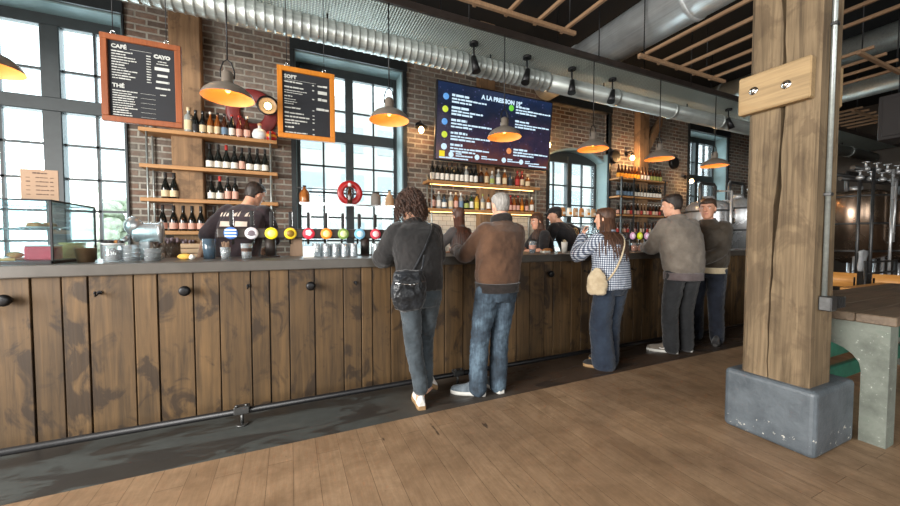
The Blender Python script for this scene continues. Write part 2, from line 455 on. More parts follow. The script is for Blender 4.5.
# ================================================================== the room
WY = 5.45      # face of the brick wall behind the bar
BAYS = ((-3.38, -1.75), (0.10, 1.65), (4.55, 6.10), (8.77, 10.30))
mb = MB(); mb.box(-5, 14.5, -5, 2.5, -0.06, 0); struct(mb.build('floor', M['floor']), 'worn oak plank floor')
mb = MB(); mb.box(-5, 14.5, 2.5, 5.9, -0.06, 0); struct(mb.build('trim_1', M['apron']), 'patchy grey to brown concrete apron along the foot of the bar')
mb = MB(); mb.box(-5, 14.5, -5, 5.95, 5.0, 5.1); struct(mb.build('ceiling', M['ceiling_black']), 'black painted ceiling')

def wall_x(mb, x0, x1, y0, y1, z0, z1, ops):
    x = x0
    for a, b, za, zb in sorted(ops):
        mb.box(x, a, y0, y1, z0, z1)
        mb.box(a, b, y0, y1, z0, za); mb.box(a, b, y0, y1, zb, z1); x = b
    mb.box(x, x1, y0, y1, z0, z1)
def wall_y(mb, x0, x1, y0, y1, z0, z1, ops):
    y = y0
    for a, b, za, zb in sorted(ops):
        mb.box(x0, x1, y, a, z0, z1)
        mb.box(x0, x1, a, b, z0, za); mb.box(x0, x1, a, b, zb, z1); y = b
    mb.box(x0, x1, y, y1, z0, z1)
mb = MB(); wall_x(mb, -5, 14.5, WY, 5.9, 0, 5.0, [(a, b, 0.95, 3.96) for a, b in BAYS])
struct(mb.build('wall_back', M['brick']), 'old brick wall behind the bar')
mb = MB(); wall_x(mb, -5, 14.5, -5.3, -5.0, 0, 5.0, [(x - 1.0, x + 1.0, 0.9, 3.7) for x in (-2.6, 1.2, 5.0)])  # openings added to let the floor fill in
struct(mb.build('wall_front', M['plaster_dark']))
mb = MB(); wall_y(mb, -5.3, -5.0, -5, 5.9, 0, 5.0, [(-2.1, 2.5, 0.8, 3.7)]); struct(mb.build('wall_left', M['plaster_dark']))
mb = MB(); mb.box(14.5, 14.8, -5, 5.9, 0, 5.0); struct(mb.build('wall_right', M['plaster_dark']))

def arch_z(x, a, b, z0, rise):
    u = (x - a) / (b - a) * 2 - 1; return z0 + rise * (1 - u * u)

def window(i, a, b, ztop, zbot=0.95, mw=.06, rows=(2.46, 2.06, 1.68, 1.32), cx=None):
    yf = 5.74
    root = thing('window_%d' % i, None, None, (a, yf, 0)); struct(root)
    f = MB(); fw = 0.07; c = cx or (a + b) / 2; zt = 2.91
    f.box(a, a + fw, yf, yf + .1, zbot, ztop, .008); f.box(b - fw, b, yf, yf + .1, zbot, ztop, .008)
    f.box(a + fw, b - fw, yf, yf + .1, zbot, zbot + fw, .008); f.box(a + fw, b - fw, yf, yf + .1, ztop - .14, ztop, .008)
    f.box(c - mw, c + mw, yf - .02, yf + .1, zbot + fw, ztop - .14, .008)
    hs = [3.32] if ztop > 3.5 else []
    if ztop > 3.3: f.box(a + fw, b - fw, yf - .03, yf + .1, zt - .08, zt + .08, .008)
    f.build('frame', M['window_frame'], root)
    if 3.1 < ztop < 3.3: f2 = MB(); f2.box(a + fw, b - fw, yf - .01, yf + .05, 2.92, ztop); f2.build('head_panel', M['window_frame'], root)
    m = MB()
    for s, e in ((a + fw, c - mw), (c + mw, b - fw)):
        q = (s + e) / 2
        m.box(q - .014, q + .014, yf + .025, yf + .065, zbot + fw, ztop - .14)
        for z in hs + list(rows): m.box(s, e, yf + .025, yf + .065, z - .014, z + .014)
    m.build('glazing_bars', M['window_frame'], root)
    p = MB(); p.box(a + fw, b - fw, yf + .042, yf + .048, zbot + fw, ztop - .14); p.build('pane', M['pane'], root)
    return root
for i, (a, b) in enumerate(BAYS):
    window(i + 1, a, b, 3.96 if i != 2 else 3.2, mw=(.085 if i == 0 else .06), cx=(-2.50 if i == 0 else None))
    # painted reveal lining and steel surround
    r = MB(); y0, y1 = WY + .005, 5.74
    zt = 3.96 if i != 2 else 3.12
    r.box(a + .0, a + .015, y0, y1, .95, zt); r.box(b - .015, b, y0, y1, .95, zt)
    if i != 2: r.box(a + .015, b - .015, y0, y1, 3.945, 3.96)
    r.box(a + .015, b - .015, y0, y1, .95, .97)
    struct(r.build('trim_%d' % (2 + i), M['reveal']), 'painted window reveal')
    s = MB(); t = .06
    s.box(a - t, a, WY - .03, WY + .06, .95, 3.96); s.box(b, b + (t if i else .02), WY - .03, WY + .06, .95, 3.96)
    s.box(a - t, b + (t if i else .02), WY - .05, WY + .06, 3.96, 4.10)
    struct(s.build('trim_%d' % (6 + i), M['dark_steel']), 'dark steel surround and lintel of the window')
# brick infill with a low arch over the third window
a, b = BAYS[2]; mb = MB(); n = 16
xs = [a + .015 + (b - a - .03) * k / n for k in range(n + 1)]
pl = [(x, arch_z(x, a, b, 2.98, 0.20)) for x in xs] + [(b - .015, 3.95), (a + .015, 3.95)]
mb.prism(pl, 'y', WY + .10, 5.74); struct(mb.build('trim_10', M['brick']), 'brick infill with a low arch over the window')
mb = MB()
pl = [(x, arch_z(x, a, b, 2.98, 0.20)) for x in xs]; pl2 = [(x, z - .03) for x, z in reversed(pl)]
mb.prism(pl + pl2, 'y', WY + .08, 5.738); struct(mb.build('trim_11', M['reveal']), 'plastered arch soffit')
# timber posts standing against the brick
for i, (x0, x1) in enumerate(((-1.28, -.96), (2.96, 3.26), (6.86, 7.16))):
    mb = MB(); mb.box(x0, x1, WY - .15, WY, 0, 5.0, .012)
    if i == 2:
        mb.prism([(x1, 3.2), (x1 + .45, 3.9), (x1 + .45, 4.1), (x1, 3.5)], 'y', WY - .13, WY - .02)
    struct(mb.build('trim_%d' % (12 + i), M['wall_timber']), 'old timber post against the brick wall')

# ------------------------------------------------------------------ outside the windows
mb = MB(); mb.box(-30, 40, 6.2, 60, -0.4, -0.3); struct(mb.build('ground', M['bounce_ground']), 'yard outside, lightened to bounce daylight up')
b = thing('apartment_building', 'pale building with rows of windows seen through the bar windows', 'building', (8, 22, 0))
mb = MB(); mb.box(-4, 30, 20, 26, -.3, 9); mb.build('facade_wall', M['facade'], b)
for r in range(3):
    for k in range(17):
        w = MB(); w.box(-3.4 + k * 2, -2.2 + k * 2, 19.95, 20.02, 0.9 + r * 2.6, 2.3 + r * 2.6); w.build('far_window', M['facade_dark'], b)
def tree(x, y, h, r, label):
    t = thing('tree', label, 'tree', (x, y, -.3), 0, 'trees outside the left window')
    m = MB(); m.tube([(x, y, -.3), (x + .1, y, h * .5), (x, y, h * .8)], [.14, .1, .05]); m.build('trunk', M['dark_wood'], t)
    m = MB(); rnd = random.Random(int(x * 10))
    for k in range(60):
        d = Vector((rnd.gauss(0, 1), rnd.gauss(0, 1), rnd.gauss(0, .9))).normalized() * r * rnd.uniform(.3, 1)
        m.ball((x + d.x, y + d.y, h * .62 + d.z), r * rnd.uniform(.16, .32), (1, 1, .8), 7, 5)
    m.build('foliage', M['foliage'], t)
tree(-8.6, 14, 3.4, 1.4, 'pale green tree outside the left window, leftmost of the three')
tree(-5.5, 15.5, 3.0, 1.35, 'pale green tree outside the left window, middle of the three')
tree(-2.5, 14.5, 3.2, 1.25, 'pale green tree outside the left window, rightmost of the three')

# ================================================================== overhead
c = thing('tin_canopy', 'long pressed tin canopy hanging over the bar with a dark front beam', 'canopy', (4, 3.9, 3.72))
mb = MB(); mb.box(-4.6, 14.2, 3.6, 4.42, 3.72, 3.74); mb.build('tin_panel', M['tin'], c)
mb = MB(); mb.box(-4.6, 14.2, 3.565, 3.61, 3.715, 3.79, .006); mb.build('edge_beam', M['bronze_beam'], c)
for k in range(10):
    for y in (3.57, 4.38):
        mb = MB(); mb.cyl((-4 + k * 1.95, y, 3.74), (-4 + k * 1.95, y, 5.0), .008, n=6); mb.build('hanger_rod', M['black_metal'], c)

DY, DZ, DR = 4.03, 3.535, 0.118
d = thing('ventilation_duct', 'long ribbed galvanised duct running under the tin canopy', 'duct', (4, DY, DZ))
rng = random.Random(3)
prof = []; x = -4.6
mb = MB(); pts = []; rr = []
while x < 3.2:
    for dx, e in ((0, 0), (.052, 0), (.058, .006), (.070, .006), (.076, 0)): pts.append((x + dx, DY, DZ)); rr.append(DR + e)
    x += .082
mb.tube(pts, rr, 28); mb.build('ribbed_duct', M['galvanised'], d)
mb = MB(); mb.cyl((x, DY, DZ), (14.2, DY, DZ), DR, n=32); mb.build('smooth_duct', M['galvanised'], d)
for k in range(8):
    xx = 3.25 + k * 1.35; q = MB(); q.tube([(xx, DY, DZ), (xx + .01, DY, DZ), (xx + .05, DY, DZ), (xx + .06, DY, DZ)], [DR, DR + .012, DR + .012, DR], 32); q.build('duct_collar', M['galvanised'], d)
for k in range(9):
    q = MB(); q.cyl((-3.6 + 2 * k, DY, DZ + DR - .01), (-3.6 + 2 * k, DY, 3.72), .01, n=6); q.build('hanger_rod', M['black_metal'], d)

def round_duct(label, p0, p1, r, nj, rod_to=5.0, mt='galvanised_lit'):
    p0 = Vector(p0); p1 = Vector(p1)
    t = thing('ventilation_duct', label, 'duct', tuple((p0 + p1) / 2))
    m = MB(); m.cyl(p0, p1, r, n=36); m.build('duct_pipe', M[mt], t)
    dr = (p1 - p0).normalized()
    for k in range(nj):
        q = p0.lerp(p1, (k + .5) / nj); j = MB(); j.tube([q - dr * .03, q - dr * .02, q + dr * .02, q + dr * .03], [r, r + .014, r + .014, r], 36); j.build('duct_collar', M[mt], t)
    if rod_to:
        for k in range(2):
            j = MB(); q = p0.lerp(p1, .25 + .5 * k); j.cyl((q.x, q.y, q.z + r - .01), (q.x, q.y, rod_to), .012, n=6)
            j.build('hanger_rod', M['black_metal'], t)
    return t
round_duct('big galvanised duct crossing overhead from the tin canopy towards the room', (4.36, -3.5, 4.20), (4.36, 5.35, 4.20), .28, 5)
round_duct('upper galvanised duct behind the timber column, higher of the two at right', (8.5, -3, 4.46), (8.5, 5.3, 4.46), .2, 6, 5.0, 'galvanised')
round_duct('lower galvanised duct behind the timber column, lower of the two at right', (8.5, -3, 3.80), (8.5, 3.5, 3.80), .16, 6, 4.262, 'galvanised')

def trellis(label, x0, x1, yr, z, ya, yb, xs, rods):
    t = thing('ceiling_trellis', label, 'trellis', ((x0 + x1) / 2, yr, z))
    m = MB(); m.box(x0, x1, yr - .02, yr + .02, z - .02, z + .02, .004); m.build('rail', M['trellis_wood'], t)
    y2 = ya + .35 if abs(ya - yr) > abs(yb - yr) else yb - .35
    m = MB(); m.box(x0, x1, y2 - .02, y2 + .02, z - .02, z + .02, .004); m.build('rail', M['trellis_wood'], t)
    for x in xs:
        m = MB(); m.box(x - .018, x + .018, ya, yb, z + .02, z + .056, .004); m.build('slat', M['trellis_wood'], t)
    for x, y in rods:
        m = MB(); m.cyl((x, y, z), (x, y, 5.0), .007, n=6); m.build('hanger_rod', M['black_metal'], t)
trellis('pale wooden slat trellis hanging left of the timber column', 3.94, 5.72, 3.08, 3.6, .9, 3.18, [4.06 + .365 * k for k in range(5)], [(4.03, 3.08), (5.3, 3.08), (4.7, 1.25)])
trellis('pale wooden slat trellis at the top above the beer screen', -.6, 2.9, 3.06, 3.6, .9, 3.16, [-.5 + .365 * k for k in range(10)], [(-.2, 3.06), (1.3, 3.06), (2.82, 3.06), (2.7, 1.25), (1.0, 1.25)])
trellis('small wooden slat trellis hanging behind the column at right', 6.3, 7.6, 1.94, 3.6, 1.84, 3.2, [6.4 + .37 * k for k in range(4)], [(6.4, 1.94), (7.5, 1.94)])
trellis('distant wooden trellis low under the ceiling beside the dark wall cabinet', 9.6, 11.6, 3.0, 3.75, 2.9, 4.2, [9.7 + .3 * k for k in range(6)], [(9.8, 3.0), (11.4, 3.0)])

# ================================================================== the bar
bar = thing('bar_counter', 'long bar counter clad in stained vertical boards', 'bar', (3, 3.5, 0))
mb = MB(); rnd = random.Random(11); x = -3.0
edges = [-3.0, -2.7, -2.42]
# board widths read from the counter in front of the left window onwards
px = [-1.521, -1.376, -1.245, -1.004, -0.87, -0.657, -0.493, -0.283, -0.152, -0.009, 0.186, 0.421, 0.574, 0.671]
edges = [-3.0, -2.75, -2.5, -2.2, -1.95] + px
while edges[-1] < 8.3: edges.append(edges[-1] + rnd.choice((.10, .125, .15, .17, .2)))
for a, b2 in zip(edges[:-1], edges[1:]):
    o = rnd.uniform(0, .008); mb.box(a + .004, b2 - .004, 3.17 + o, 3.20 + o, 0, 1.088, .003)
mb.build('board_front', M['bar_wood'], bar)
mb = MB(); mb.box(-3, edges[-1], 3.205, 3.9, .0, 1.088); mb.build('carcass', M['black_paint'], bar)
for x, z in ((-.70, .96), (.155, .95), (-1.62, .955), (2.66, .95)):
    k = MB(); mm = Matrix.Rotation(PI / 2, 4, 'X')
    k.lathe([(0, 0), (.016, 0), (.016, .025), (.034, .03), (.038, .045), (.034, .06), (.02, .066), (0, .066)], (x, 3.172, z), 20, mm); k.build('bag_knob', M['black_metal'], bar)
k = MB(); k.tube([(-1.64, 3.11, .99), (-1.70, 3.08, .985), (-1.74, 3.08, .93), (-1.72, 3.09, .87)], .012, 8); k.build('bag_hook', M['chrome'], bar)
for x, z in ((-1.185, .96), (-.30, .96), (.52, .945), (1.26, .96), (3.2, .95), (4.0, .95)):
    k = MB(); k.tube([(x, 3.17, z + .012), (x, 3.135, z), (x, 3.115, z - .005), (x, 3.108, z + .018)], .0055, 6); k.ball((x, 3.108, z + .02), .009, (1, 1, 1), 8, 6)
    k.cyl((x, 3.174, z + .012), (x, 3.166, z + .012), .014, n=10); k.build('coat_hook', M['black_metal'], bar)
mb = MB(); mb.box(-3, 8.2, 3.97, 4.87, 0, .12); struct(mb.build('trim_16', M['dark_wood']), 'raised duckboard floor behind the bar')
top = MB(); top.box(-3.02, 8.34, 3.14, 3.96, 1.088, 1.17, .008, 2)
tag(top.build('countertop', M['worktop']), 'long grey metal clad countertop along the whole bar', 'countertop')
rail = thing('foot_rail', 'dark foot rail running low along the bar front', 'rail', (3, 2.9, 0))
mb = MB(); mb.cyl((-3, 2.9, .10), (8.3, 2.9, .10), .022, n=12); mb.build('rail_pipe', M['black_metal'], rail)
for x in (-2.6, -.33, 1.39, 3.1, 4.75, 6.5):
    k = MB(); k.cyl((x, 2.9, 0), (x, 2.9, .09), .011, n=8); k.cyl((x, 2.9, 0), (x, 2.9, .01), .04, n=12)
    k.box(x - .05, x + .05, 2.87, 2.93, .085, .14, .006); k.cyl((x - .03, 2.88, .14), (x - .03, 2.88, .155), .01, n=6); k.cyl((x + .03, 2.88, .14), (x + .03, 2.88, .155), .01, n=6)
    k.build('rail_bracket', M['dark_pipe'], rail)

# ================================================================== timber column, block, conduit
col = thing('timber_column', 'massive pale timber column with a deep crack, standing on a grey block', 'column', (3.13, 1.23, 0))
def column_bm(x0, x1, y0, y1, z0, z1):
    m = MB(); secs = []; nz = 40
    for k in range(nz + 1):
        z = z0 + (z1 - z0) * k / nz; sec = []
        ch = .022
        ring = [(x0 + ch, y0), (x1 - ch, y0), (x1, y0 + ch), (x1, y1 - ch), (x1 - ch, y1), (x0 + ch, y1)]
        # the left face (x0) carries a drying crack
        yc = y0 + (y1 - y0) * (.52 + .05 * math.sin(z * 2.1)) ; dpt = .10 * max(.25, math.sin((z - .9) * 2.4)) ** .6 if z > 1.0 else .02
        if z > 2.0: dpt = .09
        yc += .012 * noise.noise(Vector((0, 3, z * 5))); hw = .003 + dpt * (.075 + .05 * math.sin(z * 9))
        ring += [(x0, y1 - ch), (x0, yc + hw + .01), (x0 + .001, yc + hw), (x0 + dpt + .002, yc), (x0 + .001, yc - hw), (x0, yc - hw - .01), (x0, y0 + ch)]
        for u, v in ring:
            w = noise.noise(Vector((u * 3, v * 3, z * 1.3))) * .006; sec.append((u + w, v + w, z))
        secs.append(sec)
    m.rings(secs); 
    for f in m.bm.faces: f.smooth = False
    return m
column_bm(2.885, 3.185, 1.045, 1.40, .41, 5.0).build('post', M['old_timber'], col)
mb = MB(); mb.box(2.85, 3.385, .99, 1.485, 0, .415, .03, 3); mb.build('base_block', M['block'], col)
pl = MB(); pl.box(2.825, 2.887, 1.06, 1.435, 2.18, 2.43, .008); cp = pl.build('clamp_plate', M['clamp_wood'], col)
for y, z in ((1.345, 2.32), (1.175, 2.295)):
    w = MB(); mm = Matrix.Rotation(-PI / 2, 4, 'Y'); w.lathe([(0, 0), (.026, 0), (.026, .006), (.02, .008), (.016, .008), (.016, .018), (.013, .022), (0, .022)], (2.826, y, z), 18, mm); w.build('bolt', M['chrome'], cp)
pl = MB(); pl.box(3.183, 3.245, 1.06, 1.46, 2.18, 2.43, .008); pl.build('clamp_plate', M['clamp_wood'], col)
cd = thing('electrical_conduit', 'steel conduit pipe with a junction box on the front of the timber column', 'conduit', (3.2, 1.03, .92))
mb = MB(); mb.cyl((3.01, 1.03, .97), (3.01, 1.03, 4.95), .013, n=14); mb.build('pipe', M['galvanised'], cd)
mb = MB(); mb.box(2.975, 3.055, .985, 1.046, .895, .985, .006); mb.build('junction_box', M['dark_pipe'], cd)
mb = MB(); mb.box(3.055, 3.20, .998, 1.05, .915, .965, .006)
for k in range(4): mb.box(3.07 + k * .032, 3.085 + k * .032, .990, 1.053, .908, .972)
mb.build('socket_strip', M['black_paint'], cd)
for z in (1.6, 2.62, 3.6):
    mb = MB(); mb.box(2.99, 3.03, 1.012, 1.056, z, z + .02, .002); mb.build('clip', M['dark_pipe'], cd)

# ================================================================== concrete legged table at right
tb = thing('concrete_table', 'heavy table with an arched concrete end and dark wooden top beside the column', 'table', (4.5, 1.15, 0))
def arch_leg(x):
    m = MB(); y0, y1, zt = .865, 1.52, .79; ya, yb = .985, 1.40
    pl = [(y0, 0), (ya, 0), (ya, .47)]
    for k in range(1, 10):
        t = PI - PI * k / 10; pl.append(((ya + yb) / 2 + (yb - ya) / 2 * math.cos(t), .47 + .16 * math.sin(t)))
    pl += [(yb, .47), (yb, 0), (y1, 0), (y1, zt), (y0, zt)]
    m.prism(pl, 'x', x, x + .13); return m
for x in (3.43, 5.9): arch_leg(x).build('arched_leg', M['concrete'], tb)
mb = MB()
for k in range(4): mb.box(3.40, 6.1, .835 + k * .18, 1.012 + k * .18, .79, .85, .006)
mb.build('table_top', M['table_wood'], tb)
for z in (.12, .34, .52):
    mb = MB(); mb.box(3.56, 5.9, 1.36, 1.40, z, z + .13, .006); mb.build('green_stretcher', M['green_paint'], tb)
# ================================================================== lettering
def text_bm(body, size, ext=0.001, align='LEFT', bold=0.0):
    cu = bpy.data.curves.new('lettering', 'FONT'); cu.body = body; cu.size = size; cu.extrude = ext; cu.align_x = align; cu.offset = bold; cu.resolution_u = 2
    ob = bpy.data.objects.new('lettering', cu); COL.objects.link(ob)
    me = bpy.data.meshes.new_from_object(ob.evaluated_get(bpy.context.evaluated_depsgraph_get()))
    bpy.data.objects.remove(ob); bpy.data.curves.remove(cu)
    b = bmesh.new(); b.from_mesh(me); bpy.data.meshes.remove(me)
    bmesh.ops.transform(b, matrix=Matrix.Rotation(PI / 2, 4, 'X'), verts=b.verts); return b
def scribble(mb, x, z, w, h, y, rnd, gap=.35):
    """a line of lettering too small to read"""
    e = x + w
    while x < e - h * .2:
        ww = min(h * rnd.uniform(1.2, 4.5), e - x); hh = h * rnd.uniform(.7, 1.0)
        mb.box(x, x + ww, y, y + .0015, z, z + hh); x += ww + h * gap

# ================================================================== pendants over the bar
M['bulb_warm'] = emit('bulb_warm', (1.0, 0.55, 0.2), 3)
M['bulb_small'] = emit('bulb_small', (1.0, 0.60, 0.25), 30)
def light(name, parent, loc, power, col, r=.04):
    d = bpy.data.lights.new(name, 'POINT'); d.energy = power; d.color = col; d.shadow_soft_size = r
    o = bpy.data.objects.new(name, d); COL.objects.link(o); o.location = loc
    if parent is not None: o.parent = parent
    return o
pend_labels = ['grey enamel pendant lamp cut by the left edge, over the pastry case',
    'grey enamel pendant lamp between the two menu boards', 'grey enamel pendant lamp in front of the middle window, above the curly haired person',
    'grey enamel pendant lamp in front of the beer screen', 'grey enamel pendant lamp right of the beer screen',
    'grey enamel pendant lamp in front of the far metal bottle rack', 'grey enamel pendant lamp nearest the timber column, by the far window']
for i, (x, z) in enumerate(zip((-1.90, -.459, .94, 2.318, 3.716, 5.046, 6.41), (2.51, 2.535, 2.54, 2.535, 2.54, 2.535, 2.55))):
    t = thing('pendant_lamp', pend_labels[i], 'lamp', (x, 3.57, z), 0, 'pendant lamps over the bar')
    outer = [(.20, 0), (.197, .012), (.18, .045), (.14, .083), (.09, .108), (.052, .122), (.046, .14), (.046, .20), (.034, .225), (.014, .235)]
    m = MB(); m.lathe(outer + [(.0, .236)], (0, 0, 0), 40, cap=False); m.build('lamp_shade', M['shade_outside'], t, True)
    m = MB(); m.lathe([(.199, .001), (.192, .014), (.174, .045), (.135, .080), (.086, .103), (.03, .112), (0, .113)], (0, 0, 0), 40, cap=False); m.build('shade_lining', M['shade_inside'], t, True)
    m = MB(); m.cyl((0, 0, .113), (0, 0, .085), .016, n=12); m.ball((0, 0, .07), .022, (1, 1, 1.1), 14, 10); m.build('bulb', M['bulb_warm'], t, True)
    m = MB(); m.tube([(-.05, 0, .17), (-.052, 0, .23), (-.03, 0, .30), (0, 0, .325), (.03, 0, .30), (.052, 0, .23), (.05, 0, .17)], .006, 6); m.build('yoke', M['black_metal'], t, True)
    m = MB(); m.cyl((0, 0, .32), (0, 0, 3.705 - z), .0065, n=6); m.build('cable', M['black_metal'], t, True)
    light('lamp_glow', t, (0, 0, .012), 2.0, (1.0, .45, .13), .03)

# ================================================================== wall lamps and wall discs
def sconce(label, x, z, glow=10, shade=True, y=WY, size=1.0):
    t = thing('wall_lamp', label, 'lamp', (x, y, z), 0, 'bare bulb wall lamps')
    m = MB(); m.cyl((0, 0, .12), (0, -.02, .12), .045, n=16); m.tube([(0, -.01, .12), (0, -.07, .15), (0, -.13, .15), (0, -.16, .12), (0, -.16, .08)], .009, 8); m.build('bracket', M['black_metal'], t, True)
    m = MB(); m.cyl((0, -.16, .10), (0, -.16, .045), .024, n=14); m.build('socket', M['black_metal'], t, True)
    if shade:
        m = MB(); m.lathe([(.10, .04), (.094, .05), (.06, .075), (.026, .09), (0, .092)], (0, -.16, 0), 24, cap=False); m.build('lamp_shade', M['black_metal'], t, True)
    m = MB(); m.ball((0, -.16, 0), .042 * size, (1, 1, 1.2), 16, 12); m.build('bulb', M['bulb_small'], t, True)
    light('lamp_glow', t, (0, -.24, -.02), glow, (1.0, .55, .22), .05)
t = thing('wall_lamp', 'round black wall lamp with glowing bulb beside the red disc, left of the drinks board', 'lamp', (-.235, WY, 3.10), 0, 'bare bulb wall lamps')
mm = Matrix.Rotation(PI / 2, 4, 'X')
m = MB(); m.lathe([(.03, .0), (.03, .05), (.06, .06), (.125, .15), (.13, .155), (.10, .148), (.05, .08), (0, .07)], (0, 0, 0), 32, mm); m.build('lamp_shade', M['black_metal'], t, True)
m = MB(); m.ball((0, -.13, 0), .042, (1, 1.1, 1), 16, 12); m.build('bulb', M['bulb_small'], t, True)
light('lamp_glow', t, (0, -.20, -.0), 5, (1.0, .55, .22), .05)
sconce('black wall lamp with glowing bulb left of the beer screen', 1.902, 3.05, 9)
sconce('small glowing bare bulb just right of the beer screen', 4.399, 3.09, 20, False)
sconce('glowing bare bulb above the far metal bottle rack', 6.631, 3.065, 26, False)
sconce('glowing bare bulb in front of the far window', 8.55, 2.70, 8, False, 5.40)
for x, z, l in ((6.25, 3.08, 'black round wall disc left of the far bottle rack'), (8.174, 3.12, 'black round wall disc left of the far window')):
    t = thing('wall_speaker', l, 'speaker', (x, WY, z), 0, 'black round wall discs')
    mm = Matrix.Rotation(PI / 2, 4, 'X')
    m = MB(); m.lathe([(0, 0), (.14, 0), (.14, .06), (.13, .075), (.115, .075)], (0, 0, 0), 32, mm); m.build('housing', M['black_metal'], t, True)
    m = MB(); m.lathe([(0, .066), (.06, .07), (.118, .07), (.118, .06)], (0, 0, 0), 32, mm); m.build('grille', M['dark_pipe'], t, True)
t = thing('red_ring', 'dark red ring sign on the brick behind the pendant lamp', 'sign', (-.42, WY - .03, 3.02))
m = MB(); m.tube([(.225 * math.cos(a), 0, .225 * math.sin(a)) for a in [k * 2 * PI / 48 for k in range(48)]], [(.028, .085)] * 48, 14, closed=True, up=(0, 1, 0)); m.build('ring_body', M['dark_red'], t, True)

# ================================================================== spotlights on the duct
for i, (x, l) in enumerate(((2.07, 'black spotlight under the canopy above the left half of the beer screen'), (2.855, 'black spotlight under the canopy above the right half of the beer screen'),
        (3.617, 'black spotlight under the canopy just right of the beer screen'), (4.397, 'black spotlight under the canopy above the arched window'), (7.336, 'black spotlight under the canopy nearest the timber column'))):
    t = thing('spotlight', l, 'lamp', (x, 3.87, 3.722), 0, 'spotlights under the tin canopy')
    m = MB(); m.cyl((0, 0, 0), (0, 0, -.03), .055, n=18); m.build('mount', M['black_metal'], t, True)
    m = MB(); m.tube([(0, 0, -.02), (0, 0, -.12), (0, -.01, -.19)], .011, 8); m.build('arm', M['black_metal'], t, True)
    sx = (.02, -.05, -.03, -.06, .05)[i]
    m = MB(); m.cyl((-sx * .3, 0, -.17), (sx, -.03, -.36), .030, .055, 18); m.build('spot_head', M['black_metal'], t, True)
t = thing('spotlight', 'lit spotlight under the canopy above the left menu board', 'lamp', (-1.05, 3.87, 3.722), 0, 'spotlights under the tin canopy')
m = MB(); m.cyl((0, 0, 0), (0, 0, -.03), .055, n=18); m.cyl((0, 0, -.02), (0, 0, -.13), .012, n=8); m.build('mount', M['black_metal'], t, True)
m = MB(); m.lathe([(.10, -.20), (.085, -.17), (.04, -.14), (0, -.13)], (0, 0, 0), 20, cap=False); m.build('spot_head', M['black_metal'], t, True)
m = MB(); m.ball((0, 0, -.185), .04, (1, 1, .9), 14, 10); m.build('bulb', M['bulb_small'], t, True)

# ================================================================== menu boards on chains
def board(label, x0, x1, z0, z1, y, build_text, chains, fm='frame_wood'):
    t = thing('menu_board', label, 'menu board', ((x0 + x1) / 2, y, z0), 0, 'framed menu boards')
    fw = .046
    m = MB(); m.box(x0 + fw, x1 - fw, y, y + .015, z0 + fw, z1 - fw); m.build('slate', M['slate'], t)
    for q in ((x0, x1, z1 - fw, z1), (x0, x1, z0, z0 + fw), (x0, x0 + fw, z0 + fw, z1 - fw), (x1 - fw, x1, z0 + fw, z1 - fw)):
        m = MB(); m.box(q[0], q[1], y - .02, y + .02, q[2], q[3], .004); m.build('frame_rail', M[fm], t)
    c = MB(); build_text(c, x0 + fw, x1 - fw, z0 + fw, z1 - fw, y - .0025); c.build('chalk_lettering', M['chalk'], t)
    for x in chains:
        c = MB(); c.tube([(x + .016 * math.cos(a), y, z1 + .016 + .016 * math.sin(a)) for a in [k * PI / 5 for k in range(10)]], .004, 6, closed=True)
        c.build('ring', M['chrome'], t)
        c = MB(); c.tube([(x, y, z1 + .03), (x, y, 3.40), (x, y + .01, 3.72)], .0035, 5); c.build('chain', M['black_metal'], t)
def put(mb, s, size, x, y, z, bold=.0, align='LEFT'):
    mb.merge(text_bm(s, size, .0008, align, bold), Matrix.Translation((x, y, z)), False)
def coffee(c, x0, x1, z0, z1, y):
    r = random.Random(5); h = z1 - z0
    put(c, 'CAFÉ', .042, x0 + .02, y, z1 - .055, .0016); c.box(x0 + .14, x0 + .28, y, y + .001, z1 - .052, z1 - .050)
    for k in range(11):
        z = z1 - .085 - k * .0215; scribble(c, x0 + .02, z, r.uniform(.08, .17), .0095, y, r); scribble(c, x0 + .245, z, .03, .009, y, r)
    put(c, 'THÉ', .042, x0 + .02, y, z1 - .37, .0016)
    for k in range(11):
        z = z1 - .40 - k * .0195; scribble(c, x0 + .02, z, r.uniform(.1, .17), .0085, y, r)
        if k % 2 == 0: c.box(x0 + .2, x0 + .3, y, y + .001, z + .002, z + .0035)
    put(c, 'CAYO', .040, x1 - .088, y, z1 - .085, .003, 'CENTER')
    for k, (w, hh) in enumerate(((.06, .008), (.08, .008))): scribble(c, x1 - .088 - w / 2, z1 - .115 - k * .02, w, hh, y, r)
    for k, (w, hh) in enumerate(((.105, .030), (.07, .026), (.09, .022), (.10, .016), (.04, .01))):
        scribble(c, x1 - .088 - w / 2, z1 - .185 - k * .052, w, hh, y, r, .12)
board('slate coffee and tea menu board in orange wooden frame, hanging by the left window', -1.36, -.828, 2.295, 2.995, 3.80, coffee, (-1.28, -.93))
